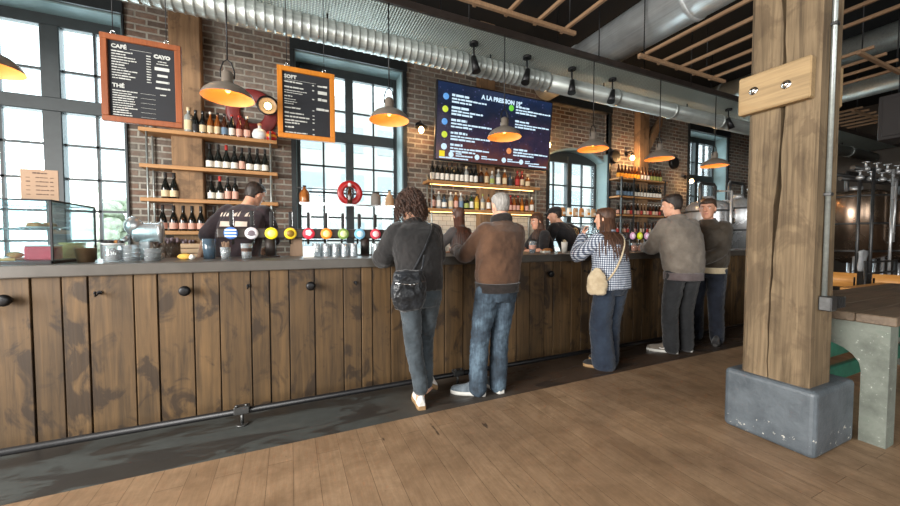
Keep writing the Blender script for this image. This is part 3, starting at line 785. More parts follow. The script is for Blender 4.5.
def soft(c, x0, x1, z0, z1, y):
    r = random.Random(9)
    put(c, 'SOFT', .046, x0 + .015, y, z1 - .06, .0022); c.box(x0 + .015, x0 + .3, y, y + .001, z1 - .075, z1 - .073)
    for k, (dz, w, hh) in enumerate(((.10, .16, .015), (.15, .17, .015), (.18, .20, .008), (.20, .16, .008), (.235, .07, .014), (.262, .10, .008), (.285, .11, .008), (.305, .08, .008), (.345, .14, .015), (.395, .17, .015), (.43, .22, .015), (.465, .20, .014), (.49, .13, .014), (.53, .08, .015), (.58, .20, .013))):
        scribble(c, x0 + .015, z1 - dz, w, hh, y, r)
    for dz in (.1, .15, .235, .345, .395, .43, .465, .53, .58): scribble(c, x1 - .165, z1 - dz, .018, .012, y, r)
    for dz, w, hh in ((.10, .09, .018), (.17, .085, .032), (.235, .085, .026), (.33, .115, .026)): scribble(c, x1 - .07 - w / 2, z1 - dz, w, hh, y, r, .14)
board('slate soft drinks menu board in orange wooden frame, hanging before the middle window', -.085, .437, 2.315, 2.995, 3.80, soft, (.0, .34), 'frame_golden')

# ================================================================== beer screen
def screen_mat():
    t = NT('screen_picture'); c = t.n('ShaderNodeTexCoord'); sp = t.n('ShaderNodeSeparateXYZ'); t.l(c.outputs['Object'], sp.inputs[0])
    n = t.noise(c.outputs['Object'], 2.2, 5, 0.6)
    g = t.math('ADD', t.math('MULTIPLY', sp.outputs[2], 0.5), t.math('MULTIPLY', n, 0.7))
    col = t.ramp(g, [(0.34, lin(112, 66, 60)), (0.55, lin(58, 46, 70)), (0.72, lin(26, 33, 54)), (0.96, lin(34, 52, 88))])
    v = t.n('ShaderNodeTexVoronoi'); v.inputs['Scale'].default_value = 16; t.l(c.outputs['Object'], v.inputs['Vector'])
    st = t.ramp(v.outputs['Distance'], [(0.08, (1, 1, 1)), (0.2, (0, 0, 0))])
    col = t.mix(t.math('MULTIPLY', st, .55), col, lin(130, 130, 190))
    t.set(lin(14, 16, 24), 0.2); t.l(col, t.b.inputs['Emission Color']); t.b.inputs['Emission Strength'].default_value = 0.75
    M['screen_picture'] = t.m
screen_mat()
for nm, cc, st in (('screen_white', lin(205, 232, 250), 1.15), ('screen_lime', lin(205, 222, 62), 1.1), ('screen_green', lin(110, 206, 60), 1.1), ('screen_blue', lin(96, 160, 226), 1.1), ('screen_yellow', lin(240, 214, 20), 1.1), ('screen_orange', lin(240, 150, 90), 1.0)):
    emit(nm, cc, st); M[nm].node_tree.nodes['Principled BSDF'].inputs['Base Color'].default_value = (.02, .02, .02, 1)
tv = thing('beer_screen', 'wide blue screen listing the draught beers, hung high behind the bar', 'screen', (3.135, 5.085, 2.585))
W2, HT = 1.075, 1.135
m = MB(); m.box(-W2 - .02, W2 + .02, -.0, .05, -.02, HT + .02, .006); m.build('casing', M['black_paint'], tv, True)
m = MB(); m.box(-W2, W2, -.004, .002, 0, HT); m.build('display', M['screen_picture'], tv, True)
c = MB(); r = random.Random(2)
put(c, 'A LA PRESSION 19°', .092, .06, -.009, HT - .15, .004, 'CENTER')
rows = [.93, .75, .565, .375, .195]
for k, z in enumerate(rows):
    for j, (w, hh) in enumerate(((r.uniform(.2, .3), .036), (r.uniform(.4, .62) if k < 2 else r.uniform(.6, .85), .027), (r.uniform(.34, .46), .030))):
        scribble(c, -.84, z + .02 - j * .047, w, hh, -.008, r, .4)
for k, z in enumerate((.93, .70, .24)):
    for j, (w, hh) in enumerate(((.28, .034), (.72, .026), (.42, .028))): scribble(c, .33, z + .02 - j * .045, w, hh, -.008, r, .4)
for x in (-.74, -.28, .22, .58):
    scribble(c, x, .092, .1, .02, -.008, r, .2); scribble(c, x, .06, .3, .022, -.008, r, .2)
scribble(c, -1.02, .015, .5, .026, -.008, r, .15); scribble(c, .66, .02, .38, .026, -.008, r, .15)
c.build('screen_lettering', M['screen_white'], tv, True)
def dot(x, z, mat, rr=.048, name='beer_badge'):
    q = MB(); q.lathe([(0, 0), (rr, 0), (rr, .003), (0, .003)], (x, -.006, z), 24, Matrix.Rotation(PI / 2, 4, 'X')); q.build(name, M[mat], tv, True)
for x, z, mt in ((-.94, .93, 'screen_blue'), (-.945, .745, 'screen_lime'), (-.95, .56, 'screen_blue'), (-.945, .37, 'screen_lime'), (-.945, .19, 'screen_white'), (.24, .93, 'screen_green'), (.24, .24, 'screen_orange')): dot(x, z, mt)
for x in (-.82, -.36, .15, .5): dot(x, .08, 'screen_white', .042)
q = MB(); q.box(-1.02, -.93, -.009, -.004, .04, .125); q.build('beer_badge', M['screen_yellow'], tv, True)
m = MB()
for x in (-.6, .6): m.box(x - .03, x + .03, .05, .36, .5, .56)
m.box(-.66, .66, .05, .09, .48, .58); m.build('wall_bracket', M['black_metal'], tv, True)
tv.rotation_euler = (math.radians(5.5), 0, 0)

# ================================================================== bottles
plain('glass_dark', lin(20, 22, 20), 0.08, 0, .2, 6, Specular_IOR_Level=.7)
plain('glass_brown', lin(66, 32, 14), 0.08, 0, .2, 6, Specular_IOR_Level=.7)
plain('glass_green', lin(30, 58, 34), 0.08, 0, .2, 6, Specular_IOR_Level=.7)
for nm, cc in (('glass_amber', lin(160, 92, 40)), ('glass_clear', lin(176, 180, 176)), ('glass_red', lin(126, 36, 30)), ('glass_blue', lin(84, 104, 120)), ('glass_honey', lin(222, 168, 66))):
    plain(nm, cc, 0.08, 0, .1, 6, Specular_IOR_Level=.7, Transmission_Weight=.35)
LBL = {'white': lin(222, 216, 204), 'pink': lin(206, 158, 140), 'yellow': lin(206, 182, 72), 'blue': lin(104, 128, 150), 'green': lin(150, 160, 84), 'red': lin(172, 50, 44), 'cream': lin(206, 186, 150), 'orange': lin(236, 160, 40), 'black': lin(34, 32, 32)}
for k, v in LBL.items(): plain('label_' + k, v, 0.7, 0, .06, 20)
SHAPES = {
 'wine': ([(.034, 0), (.0375, .006), (.0375, .185), (.033, .205), (.018, .235), (.0145, .25), (.0145, .30), (.016, .302), (.016, .312), (.012, .314)], (.03, .13), (.245, .316, .0165)),
 'beer': ([(.034, 0), (.0365, .006), (.0365, .15), (.030, .175), (.018, .215), (.014, .24), (.0135, .27), (.0155, .272), (.0155, .285), (.012, .287)], (.03, .115), (.265, .29, .016)),
 'burgundy': ([(.038, 0), (.043, .006), (.043, .12), (.039, .15), (.027, .19), (.017, .225), (.0145, .25), (.0145, .295), (.0165, .297), (.0165, .31), (.012, .312)], (.025, .10), (.25, .315, .017)),
 'spirit': ([(.036, 0), (.041, .006), (.041, .17), (.036, .195), (.018, .212), (.0145, .222), (.0145, .255), (.0175, .257), (.0175, .28), (.012, .282)], (.035, .14), (.245, .285, .0185)),
 'square': ([(.042, 0), (.046, .006), (.046, .13), (.038, .155), (.017, .17), (.015, .18), (.015, .205), (.02, .207), (.02, .24), (.012, .242)], (.03, .11), (.20, .244, .021)),
 'small': ([(.027, 0), (.03, .005), (.03, .12), (.024, .15), (.0135, .19), (.0125, .225), (.0145, .227), (.0145, .236), (.01, .238)], (.025, .095), (.222, .24, .0155)),
}
PROTO = {}
def bottle(shape, gl, lb, cap, loc, label, group, s=1.0):
    key = (shape, gl, lb, cap)
    if key not in PROTO:
        t = thing('bottle', label, 'bottle', loc, 0, group)
        prof, (l0, l1), (c0, c1, cr) = SHAPES[shape]
        m = MB(); m.lathe([(0, 0)] + prof + [(0, prof[-1][1])], n=14, cap=False); m.build('bottle_glass', M['glass_' + gl], t, True)
        rr = prof[1][0] + .0008
        m = MB(); m.lathe([(rr, l0), (rr, l1)], n=14, cap=False); m.build('paper_label', M['label_' + lb], t, True)
        m = MB(); m.lathe([(cr, c0), (cr, c1), (0, c1 + .001)], n=12, cap=False); m.build('cap', M['label_' + cap], t, True)
        PROTO[key] = t
    else: t = copy_tree(PROTO[key], None, loc, None, label, group)
    t.scale = (s, s, s); return t
GN = {'dark': 'dark', 'brown': 'brown', 'green': 'green', 'amber': 'amber', 'clear': 'clear', 'red': 'red', 'blue': 'blue', 'honey': 'honey'}
def row(items, y, z, where, group):
    """items: (x, shape, glass, label, cap, scale) from left to right"""
    n = len(items)
    for i, (x, sh, gl, lb, cp, sc) in enumerate(items):
        bottle(sh, gl, lb, cp, (x, y, z), '%s glass bottle with %s label, %s from left on %s' % (GN[gl], lb, ORD[i], where), group, sc)

def shelf(label, x0, x1, zs, y0=5.2, y1=WY, th=.045, posts=True, mat='shelf_wood', name='bottle_shelf', extra=None):
    t = thing(name, label, 'shelf', ((x0 + x1) / 2, (y0 + y1) / 2, zs[-1]))
    for z in zs:
        m = MB(); m.box(x0, x1, y0, y1, z - th, z, .004); m.build('shelf_board', M[mat], t)
    if posts:
        for x in (x0 + .07, x1 - .08):
            for y in (y0 + .02, y1 - .03):
                m = MB(); m.cyl((x, y, .9), (x, y, zs[0] + .12), .011, n=8); m.build('upright_pipe', M['galvanised'], t)
    return t
LZ = (2.63, 2.215, 1.825, 1.44)
shelf('four tier wooden wall shelf on pipe uprights, left of the middle window', -1.56, -.13, LZ)
row([(-1.10, 'spirit', 'clear', 'cream', 'cream', 1.1), (-1.03, 'beer', 'dark', 'black', 'black', 1), (-.955, 'beer', 'dark', 'cream', 'black', 1), (-.875, 'beer', 'amber', 'cream', 'white', 1), (-.80, 'beer', 'amber', 'cream', 'black', 1),
     (-.725, 'beer', 'brown', 'blue', 'black', 1), (-.645, 'beer', 'dark', 'white', 'red', 1), (-.565, 'beer', 'red', 'pink', 'red', 1), (-.48, 'beer', 'brown', 'pink', 'white', 1)], 5.30, LZ[0], 'top tier of left wall shelf', 'bottles on the left wall shelf')
row([(-.89, 'burgundy', 'dark', 'white', 'black', 1), (-.80, 'burgundy', 'dark', 'white', 'black', 1), (-.713, 'burgundy', 'dark', 'white', 'red', 1), (-.625, 'burgundy', 'dark', 'white', 'black', 1), (-.542, 'wine', 'dark', 'pink', 'black', .95), (-.455, 'burgundy', 'dark', 'white', 'black', .98), (-.367, 'burgundy', 'dark', 'white', 'black', .98), (-.278, 'burgundy', 'dark', 'white', 'black', .98)], 5.30, LZ[1], 'second tier of left wall shelf', 'bottles on the left wall shelf')
row([(-1.345, 'burgundy', 'dark', 'cream', 'black', 1), (-1.262, 'burgundy', 'dark', 'cream', 'black', 1), (-.88, 'burgundy', 'dark', 'white', 'black', .98), (-.79, 'burgundy', 'dark', 'white', 'red', .98), (-.705, 'wine', 'dark', 'pink', 'black', .95), (-.625, 'wine', 'dark', 'pink', 'black', .95), (-.335, 'burgundy', 'dark', 'white', 'black', .98)], 5.30, LZ[2], 'third tier of left wall shelf', 'bottles on the left wall shelf')
row([(-1.38, 'burgundy', 'dark', 'pink', 'black', .98), (-1.275, 'burgundy', 'dark', 'pink', 'black', .98), (-1.18, 'burgundy', 'dark', 'pink', 'black', .98), (-1.09, 'burgundy', 'dark', 'pink', 'black', .98), (-1.0, 'burgundy', 'dark', 'pink', 'black', .98), (-.86, 'wine', 'dark', 'white', 'black', .98), (-.77, 'wine', 'dark', 'white', 'black', .98)], 5.30, LZ[3], 'lowest tier of left wall shelf', 'bottles on the left wall shelf')
t = thing('round_flask', 'round white flask at the right end of the top left shelf', 'flask', (-.335, 5.30, LZ[0]))
m = MB(); m.lathe([(0, 0), (.05, 0), (.085, .04), (.09, .08), (.07, .13), (.03, .155), (.02, .16), (.02, .19), (0, .19)], (0, 0, 0), 24, cap=False); m.build('flask_body', M['white_ceramic'], t, True)
m = MB(); m.cyl((0, 0, .19), (0, 0, .22), .024, n=14); m.build('stopper', M['cork'], t, True)
t = thing('round_tin', 'red and orange round tin at the far right end of the top left shelf', 'tin', (-.20, 5.30, LZ[0]))
m = MB(); m.lathe([(0, 0), (.05, 0), (.068, .05), (.068, .09), (.045, .13), (0, .14)], (0, 0, 0), 24, cap=False); m.build('tin_body', M['red_enamel'], t, True)
m = MB(); m.lathe([(.069, .055), (.0695, .085)], (0, 0, 0), 24, cap=False); m.build('tin_band', M['label_orange'], t, True)

# middle shelves with warm strip lights
MZ = (2.275, 1.835)
ms = shelf('two tier wooden wall shelf under the beer screen with warm strip lights', 1.98, 4.15, MZ)
emit('led_warm', (1.0, .60, .20), 6)
for z in MZ:
    m = MB(); m.box(2.06, 4.07, 5.30, 5.32, z - .056, z - .046); m.build('strip_light', M['led_warm'], ms)
X1 = [2.097, 2.184, 2.268, 2.353, 2.445, 2.535, 2.62, 2.705, 2.798, 2.883, 2.989, 3.09, 3.199, 3.33, 3.46, 3.578, 3.728, 3.825, 3.949]
K1 = [('wine', 'dark', 'white', 'black')] * 7 + [('spirit', 'clear', 'white', 'cream')] + [('wine', 'dark', 'white', 'black')] * 2 + [('spirit', 'brown', 'black', 'black'), ('spirit', 'amber', 'cream', 'black'), ('square', 'clear', 'green', 'white'), ('spirit', 'clear', 'white', 'white'), ('spirit', 'amber', 'cream', 'white'), ('square', 'blue', 'black', 'black'), ('spirit', 'red', 'red', 'red'), ('spirit', 'red', 'cream', 'red'), ('square', 'amber', 'cream', 'cream')]
row([(x, *k, 1.0) for x, k in zip(X1, K1)], 5.31, MZ[0], 'upper shelf under beer screen', 'bottles under the beer screen')
X2 = [2.112, 2.205, 2.302, 2.42, 2.514, 2.606, 2.709, 2.80, 2.902, 3.014, 3.13, 3.25, 3.37, 3.498, 3.585, 3.665, 3.745, 3.83, 3.936, 4.049]
K2 = [('spirit', 'brown', 'pink', 'black'), ('spirit', 'clear', 'white', 'white'), ('square', 'blue', 'white', 'black'), ('spirit', 'clear', 'cream', 'white'), ('spirit', 'amber', 'pink', 'cream'), ('spirit', 'clear', 'blue', 'white'), ('square', 'dark', 'green', 'black'), ('spirit', 'green', 'white', 'black'), ('spirit', 'honey', 'yellow', 'black'), ('spirit', 'clear', 'cream', 'green'),
      ('spirit', 'amber', 'white', 'black'), ('spirit', 'green', 'cream', 'black'), ('square', 'amber', 'black', 'black'), ('spirit', 'amber', 'white', 'red'), ('beer', 'red', 'pink', 'red'), ('beer', 'amber', 'pink', 'black'), ('beer', 'brown', 'pink', 'red'), ('beer', 'amber', 'orange', 'black'), ('beer', 'brown', 'pink', 'black'), ('spirit', 'amber', 'white', 'white')]
row([(x, *k, .98) for x, k in zip(X2, K2)], 5.31, MZ[1], 'lower shelf under beer screen', 'bottles under the beer screen')
# pale tiled splashback under the middle shelf
def tile_mat():
    t = NT('pale_tiles'); c = t.n('ShaderNodeTexCoord'); sp = t.n('ShaderNodeSeparateXYZ'); t.l(c.outputs['Object'], sp.inputs[0])
    cb = t.n('ShaderNodeCombineXYZ'); t.l(sp.outputs[0], cb.inputs[0]); t.l(sp.outputs[2], cb.inputs[1])
    b = t.n('ShaderNodeTexBrick'); t.l(cb.outputs[0], b.inputs['Vector']); b.inputs['Scale'].default_value = 1; b.inputs['Brick Width'].default_value = .15; b.inputs['Row Height'].default_value = .075; b.inputs['Mortar Size'].default_value = .003
    b.inputs['Color1'].default_value = (*lin(214, 206, 190), 1); b.inputs['Color2'].default_value = (*lin(196, 188, 172), 1); b.inputs['Mortar'].default_value = (*lin(120, 112, 100), 1)
    M['tiles'] = t.set(b.outputs['Color'], .25, 0)
tile_mat()
mb = MB(); mb.box(1.95, 4.2, WY - .012, WY, .95, 1.76); struct(mb.build('trim_15', M['tiles']), 'pale tiled splashback')

# far metal rack
FZ = (2.61, 2.24, 1.86, 1.47)
fr = shelf('dark metal bottle rack on the far brick wall with four tiers', 6.12, 7.62, FZ, 5.18, WY, .035, False, 'shelf_wood', 'metal_rack')
for x in (6.2, 6.56, 7.54):
    m = MB(); m.box(x - .014, x + .014, 5.17, 5.20, .95, FZ[0] + .02); m.build('rack_post', M['dark_pipe'], fr)
FX = [6.25 + .1 * k for k in range(14)]
row([(x, 'beer', 'brown', 'orange' if k < 7 else ('white' if k < 10 else 'green'), 'black', 1) for k, x in enumerate(FX)], 5.31, FZ[0], 'top tier of far metal rack', 'bottles on the far metal rack')
row([(x, 'beer', 'dark', 'blue' if k < 5 else 'white', 'black', 1) for k, x in enumerate(FX)], 5.31, FZ[1], 'second tier of far metal rack', 'bottles on the far metal rack')
row([(x, 'small', 'brown' if k % 3 else 'dark', ('pink', 'red', 'cream')[k % 3], 'white' if k > 3 else 'black', 1.05) for k, x in enumerate(FX)], 5.31, FZ[2], 'third tier of far metal rack', 'bottles on the far metal rack')
row([(x, 'small', 'brown', ('red', 'cream', 'pink')[k % 3], 'black', 1.05) for k, x in enumerate(FX)], 5.31, FZ[3], 'lowest tier of far metal rack', 'bottles on the far metal rack')
# ================================================================== back counter and things along it
bc = thing('back_counter', 'dark low back counter along the wall behind the bar staff', 'counter', (1.5, 5.15, 0))
mb = MB(); mb.box(-1.7, 7.7, 4.92, WY - .01, 0, .90); mb.build('cabinet_body', M['dark_wood'], bc)
mb = MB(); mb.box(-1.72, 7.72, 4.88, WY - .01, .90, .94, .004); mb.build('counter_slab', M['worktop'], bc)
def crate(loc, rz, label):
    t = thing('wine_crate', label, 'crate', loc, rz, 'wooden crates on the back counter')
    w, d, h = .24, .17, .175
    for (x0, x1, y0, y1) in ((-w, w, -d, -d + .012), (-w, w, d - .012, d), (-w, -w + .012, -d + .012, d - .012), (w - .012, w, -d + .012, d - .012)):
        for k in range(3):
            m = MB(); m.box(x0, x1, y0, y1, .004 + k * h / 3, -.004 + (k + 1) * h / 3, .002); m.build('crate_slat', M['crate_wood'], t, True)
    m = MB(); m.box(-w + .012, w - .012, -d + .012, d - .012, 0, .012); m.build('crate_bottom', M['crate_wood'], t, True)
wood('crate_wood', lin(186, 150, 118), lin(212, 180, 146), 'x', .7, 26, .08)
crate((-1.40, 5.2, .94), 0, 'pale wooden crate under the left wall shelf, lower left of three')
crate((-.88, 5.2, .94), 0, 'pale wooden crate under the left wall shelf, lower right of three')
crate((-.92, 5.2, 1.117), .06, 'pale wooden crate under the left wall shelf, topmost of three')
t = thing('dried_flowers', 'bundle of dried lavender lying on the left crate', 'flowers', (-1.32, 5.2, 1.117))
r = random.Random(4); m = MB(); m2 = MB()
for k in range(70):
    a = r.uniform(-.9, .9); q = Vector((r.uniform(-.12, .12), r.uniform(-.08, .08), 0)); e = q + Vector((math.sin(a) * .2, r.uniform(-.08, .05), .12 + .1 * math.cos(a)))
    m.tube([q, e], .003, 4); m2.ball(e, .016, (1, 1, 1.5), 6, 5)
m.build('stems', M['dark_wood'], t, True); plain('dried_flower', lin(128, 112, 118), .9); m2.build('blossoms', M['dried_flower'], t, True)

# ================================================================== pastry case at the left end
CT = 1.17
ca = thing('pastry_case', 'glass pastry display case with black edges at the left end of the bar', 'display case', (-2.05, 3.55, CT))
x0, x1, y0, y1, z0, z1 = -2.7, -1.447, 3.26, 3.86, CT, 1.592; e = .011
for (a, b, c, d) in ((x1 - e, x1, y0, y0 + e), (x1 - e, x1, y1 - e, y1), (x0, x0 + e, y0, y0 + e), (x0, x0 + e, y1 - e, y1)):
    m = MB(); m.box(a, b, c, d, z0, z1); m.build('corner_post', M['black_metal'], ca)
for (a, b, c, d, z) in ((x0, x1, y0, y0 + e, z1), (x0, x1, y1 - e, y1, z1), (x0, x0 + e, y0 + e, y1 - e, z1), (x1 - e, x1, y0 + e, y1 - e, z1)):
    m = MB(); m.box(a, b, c, d, z - .004, z + .008); m.build('top_edge', M['black_metal'], ca)
m = MB(); m.box(x0, x1, y0, y1, z0, z0 + .02); m.build('base_tray', M['black_metal'], ca)
m = MB(); m.box(x0, x1, y0 + .11, y1, 1.40, 1.408); m.build('glass_shelf', M['case_glass'], ca)
m = MB(); m.box(x0, x1, y0 + .10, y0 + .112, 1.395, 1.412); m.build('shelf_edge', M['chrome'], ca)
for nm, q in (('front_pane', (x0, x1, y0 + .003, y0 + .008, z0 + .02, z1)), ('side_pane', (x1 - .008, x1 - .003, y0 + e, y1 - e, z0 + .02, z1)), ('side_pane', (x0 + .003, x0 + .008, y0 + e, y1 - e, z0 + .02, z1)), ('top_pane', (x0, x1, y0, y1, z1 - .002, z1 + .002))):
    m = MB(); m.box(*q); m.build(nm, M['case_glass'], ca)
plain('card_red', lin(206, 30, 56), .5); plain('tub_yellow', lin(226, 206, 130), .5); plain('pastry', lin(176, 120, 66), .8, 0, .3, 20, .3); plain('parchment', lin(236, 232, 222), .7)
t = thing('red_box', 'bright red box inside the pastry case', 'box', (-1.60, 3.50, CT + .02))
m = MB(); m.box(-.075, .075, -.06, .06, 0, .095, .006); m.build('box_body', M['card_red'], t, True); m = MB(); m.box(-.077, .077, -.062, .062, .095, .105, .003); m.build('box_lid', M['white_ceramic'], t, True)
t = thing('yellow_tub', 'pale yellow tub standing at the back right corner of the pastry case', 'tub', (-1.545, 3.74, CT + .02))
m = MB(); m.lathe([(0, 0), (.06, 0), (.072, .11), (.076, .112), (.076, .12), (0, .12)], (0, 0, 0), 24, cap=False); m.build('tub_body', M['tub_yellow'], t, True)
for i, (x, y, l) in enumerate(((-1.86, 3.55, 'wooden tray with pastries low in the pastry case, right of two'), (-2.3, 3.55, 'wooden tray with pastries low in the pastry case, left of two'))):
    t = thing('serving_tray', l, 'tray', (x, y, CT + .02), 0, 'wooden trays in the pastry case')
    m = MB(); m.box(-.17, .17, -.16, .16, 0, .016, .004); m.build('tray_board', M['honey_wood'], t, True)
    for k in range(5):
        q = MB(); q.ball((-.12 + .06 * k, (-.05, .05)[k % 2], .036), .034, (1.1, .9, .62), 12, 8); q.build('pastry', M['pastry'], t, True)
for i, (x, l) in enumerate(((-1.66, 'plate of pastries on the glass shelf of the case, nearest its right end'), (-2.02, 'plate of pastries on the glass shelf of the case, second from its right end'), (-2.38, 'plate of pastries on the glass shelf of the case, third from its right end'))):
    t = thing('pastry_plate', l, 'plate', (x, 3.62, 1.408), 0, 'plates in the pastry case')
    m = MB(); m.lathe([(0, 0), (.07, 0), (.12, .014), (.124, .018), (.07, .008), (0, .008)], (0, 0, 0), 28, cap=False); m.build('plate_disc', M['white_ceramic'], t, True)
    for k in range(4):
        q = MB(); a = k * 1.57 + i; q.ball((.05 * math.cos(a), .05 * math.sin(a), .03), .032, (1, 1, .7), 12, 8); q.build('pastry', M['pastry'], t, True)
t = thing('price_card', 'brown cardboard price list standing on the pastry case', 'sign', (-1.63, 3.55, z1 + .008))
m = MB(); m.box(-.098, .098, 0, .006, 0, .235); m.build('card', M['kraft'], t, True)
m = MB(); r = random.Random(8); scribble(m, -.035, .205, .075, .010, -.0015, r)
for k in range(5):
    z = .175 - k * .03; scribble(m, -.02, z, .05 + r.uniform(0, .02), .007, -.0015, r); scribble(m, .055, z, .018, .007, -.0015, r); m.box(-.07, -.05, -.0015, 0, z, z + (.008 if k == 1 else .004))
m.build('printed_list', M['brown_ink'], t, True)
m = MB(); m.prism([(.006, .0), (.07, .0), (.006, .16)], 'x', -.01, .01); m.build('stand', M['kraft'], t, True)

# things along the worktop
plain('bucket_metal', lin(122, 98, 74), .4, .5); plain('dark_pot', lin(44, 38, 34), .5)
t = thing('metal_bucket', 'small brown metal pot right in front of the pastry case side', 'pot', (-1.345, 3.42, CT))
m = MB(); m.lathe([(0, 0), (.045, 0), (.06, .10), (.063, .102), (.058, .104), (.044, .01), (0, .01)], (0, 0, 0), 28, cap=False); m.build('pot_body', M['bucket_metal'], t, True)
t = thing('cookie_jar', 'clear glass jar holding a dark block, under a pastry plate', 'jar', (-1.20, 3.45, CT))
m = MB(); m.lathe([(.056, 0), (.059, .005), (.059, .115), (.054, .12)], (0, 0, 0), 32, cap=False); m.build('jar_glass', M['clear_glass'], t, True)
m = MB(); m.box(-.04, .04, -.035, .035, .004, .085, .008); m.build('dark_block', M['dark_pot'], t, True)
t = thing('pastry_plate', 'pale plate of dark pastries resting on the glass jar', 'plate', (-1.20, 3.45, CT + .12))
m = MB(); m.lathe([(0, 0), (.055, 0), (.07, .012), (.073, .016), (.05, .008), (0, .008)], (0, 0, 0), 28, cap=False); m.build('plate_disc', M['white_ceramic'], t, True)
for k in range(4):
    q = MB(); q.ball((-.045 + .03 * k, .01 * (-1) ** k, .024), .019, (1, 1, .8), 10, 8); q.build('pastry', M['dark_pot'] if k != 2 else M['pastry'], t, True)
t = thing('steel_slicer', 'silver countertop machine with round dome and sideways drum by the left window', 'machine', (-1.10, 3.76, CT))
t.scale = (.72, .72, .95)
m = MB(); m.box(-.11, .16, -.08, .08, 0, .05, .012, 2); m.box(-.05, .05, -.05, .05, .05, .16, .01); m.build('machine_base', M['stainless'], t, True)
m = MB(); m.lathe([(0, -.14), (.065, -.14), (.085, -.12), (.085, .10), (.095, .105), (.095, .13), (.06, .14), (0, .14)], (.03, 0, .235), 32, Matrix.Rotation(PI / 2, 4, 'Y') ); m.build('drum', M['stainless'], t, True)
m = MB(); m.ball((-.10, -.01, .29), .085, (1, 1, 1), 24, 16); m.build('dome', M['stainless'], t, True)
m = MB(); m.cyl((-.13, -.06, .2), (-.18, -.12, .15), .022, n=12); m.build('spout', M['stainless'], t, True)

# stacks of glass ashtrays
ap = None
for i, (x, y, k) in enumerate(((-1.09, 3.44, 0), (-1.09, 3.44, 1), (-1.09, 3.44, 2), (-1.09, 3.44, 3), (-.965, 3.44, 0), (-.965, 3.44, 1), (-.965, 3.44, 2))):
    lab = 'clear stacked glass dish beside the jar, %s from bottom of the %s stack' % (ORD[k], 'left' if i < 4 else 'right')
    loc = (x, y, CT + k * .031)
    if ap is None:
        ap = thing('glass_dish', lab, 'dish', loc, 0, 'stacked glass dishes')
        m = MB(); m.lathe([(0, 0), (.045, 0), (.054, .03), (.057, .032), (.052, .031), (.043, .008), (0, .007)], (0, 0, 0), 24, cap=False); m.build('dish_glass', M['clear_glass'], ap, True)
    else: copy_tree(ap, None, loc, None, lab)
plain('sponge', lin(226, 178, 84), .9, 0, .15, 40, .3)
t = thing('bread_roll', 'yellow filled roll lying on the bar left of the bartender', 'food', (-.775, 3.5, CT))
m = MB(); m.ball((0, 0, .026), .03, (1.7, 1, .85), 18, 12); m.build('roll', M['sponge'], t, True); m = MB(); m.ball((.045, .0, .022), .024, (1.1, 1.1, .9), 14, 10); m.build('filling', M['parchment'], t, True)

# tall dark tumbler, stirrer glass, printed glass, bag, card
t = thing('dark_tumbler', 'dark tall tumbler standing in front of the left bartender', 'cup', (-.625, 3.6, CT))
m = MB(); m.lathe([(0, 0), (.042, 0), (.05, .17), (.046, .171), (.04, .01), (0, .01)], (0, 0, 0), 24, cap=False); m.build('tumbler_body', M['glass_blue'], t, True)
def tube_cup(loc, label, n, mat_s, r0=.034, h=.105, name='stirrer_cup', glassmat='clear_glass', lean=.03, ln=.15):
    t = thing(name, label, 'cup', loc)
    m = MB(); m.lathe([(0, 0), (r0 * .8, 0), (r0, h), (r0 - .002, h), (r0 * .78, .006), (0, .006)], (0, 0, 0), 24, cap=False); m.build('cup_glass', M[glassmat], t, True)
    rr = random.Random(n)
    for k in range(n):
        a = rr.uniform(0, 6.28); q = r0 * .55 * math.sqrt(rr.random()); s = MB(); s.tube([(q * math.cos(a) * .7, q * math.sin(a) * .7, .008), (q * math.cos(a) * 1.3, q * math.sin(a) * 1.3, ln * rr.uniform(.85, 1))], .0042, 5); s.build('stirrer', M[mat_s], t, True)
    return t
tube_cup((-.50, 3.55, CT), 'glass full of brown wooden stirrers in front of the left bartender', 22, 'kraft', .04, .10)
t = thing('printed_glass', 'clear beer glass with dark print under the second tap medallion', 'glass', (-.345, 3.57, CT))
m = MB(); m.lathe([(0, 0), (.036, 0), (.046, .13), (.044, .13), (.034, .012), (0, .012)], (0, 0, 0), 24, cap=False); m.build('glass_body', M['clear_glass'], t, True)
m = MB(); m.lathe([(.0415, .06), (.0435, .09)], (0, 0, 0), 24, cap=False); m.build('print_band', M['brown_ink'], t, True)
t = thing('paper_bag', 'beige paper bag standing behind the bar under the fourth tap', 'bag', (.06, 3.86, CT))
m = MB(); m.prism([(-.06, 0), (.06, 0), (.055, .17), (.03, .19), (-.05, .185)], 'y', -.035, .035); m.build('bag_body', M['kraft'], t, True)
t = thing('table_card', 'small white card standing on the bar under the fifth tap', 'sign', (.16, 3.52, CT))
m = MB(); m.box(-.045, .045, 0, .003, 0, .10); m.prism([(.003, 0), (.05, 0), (.003, .06)], 'x', -.005, .005); m.build('card', M['parchment'], t, True)

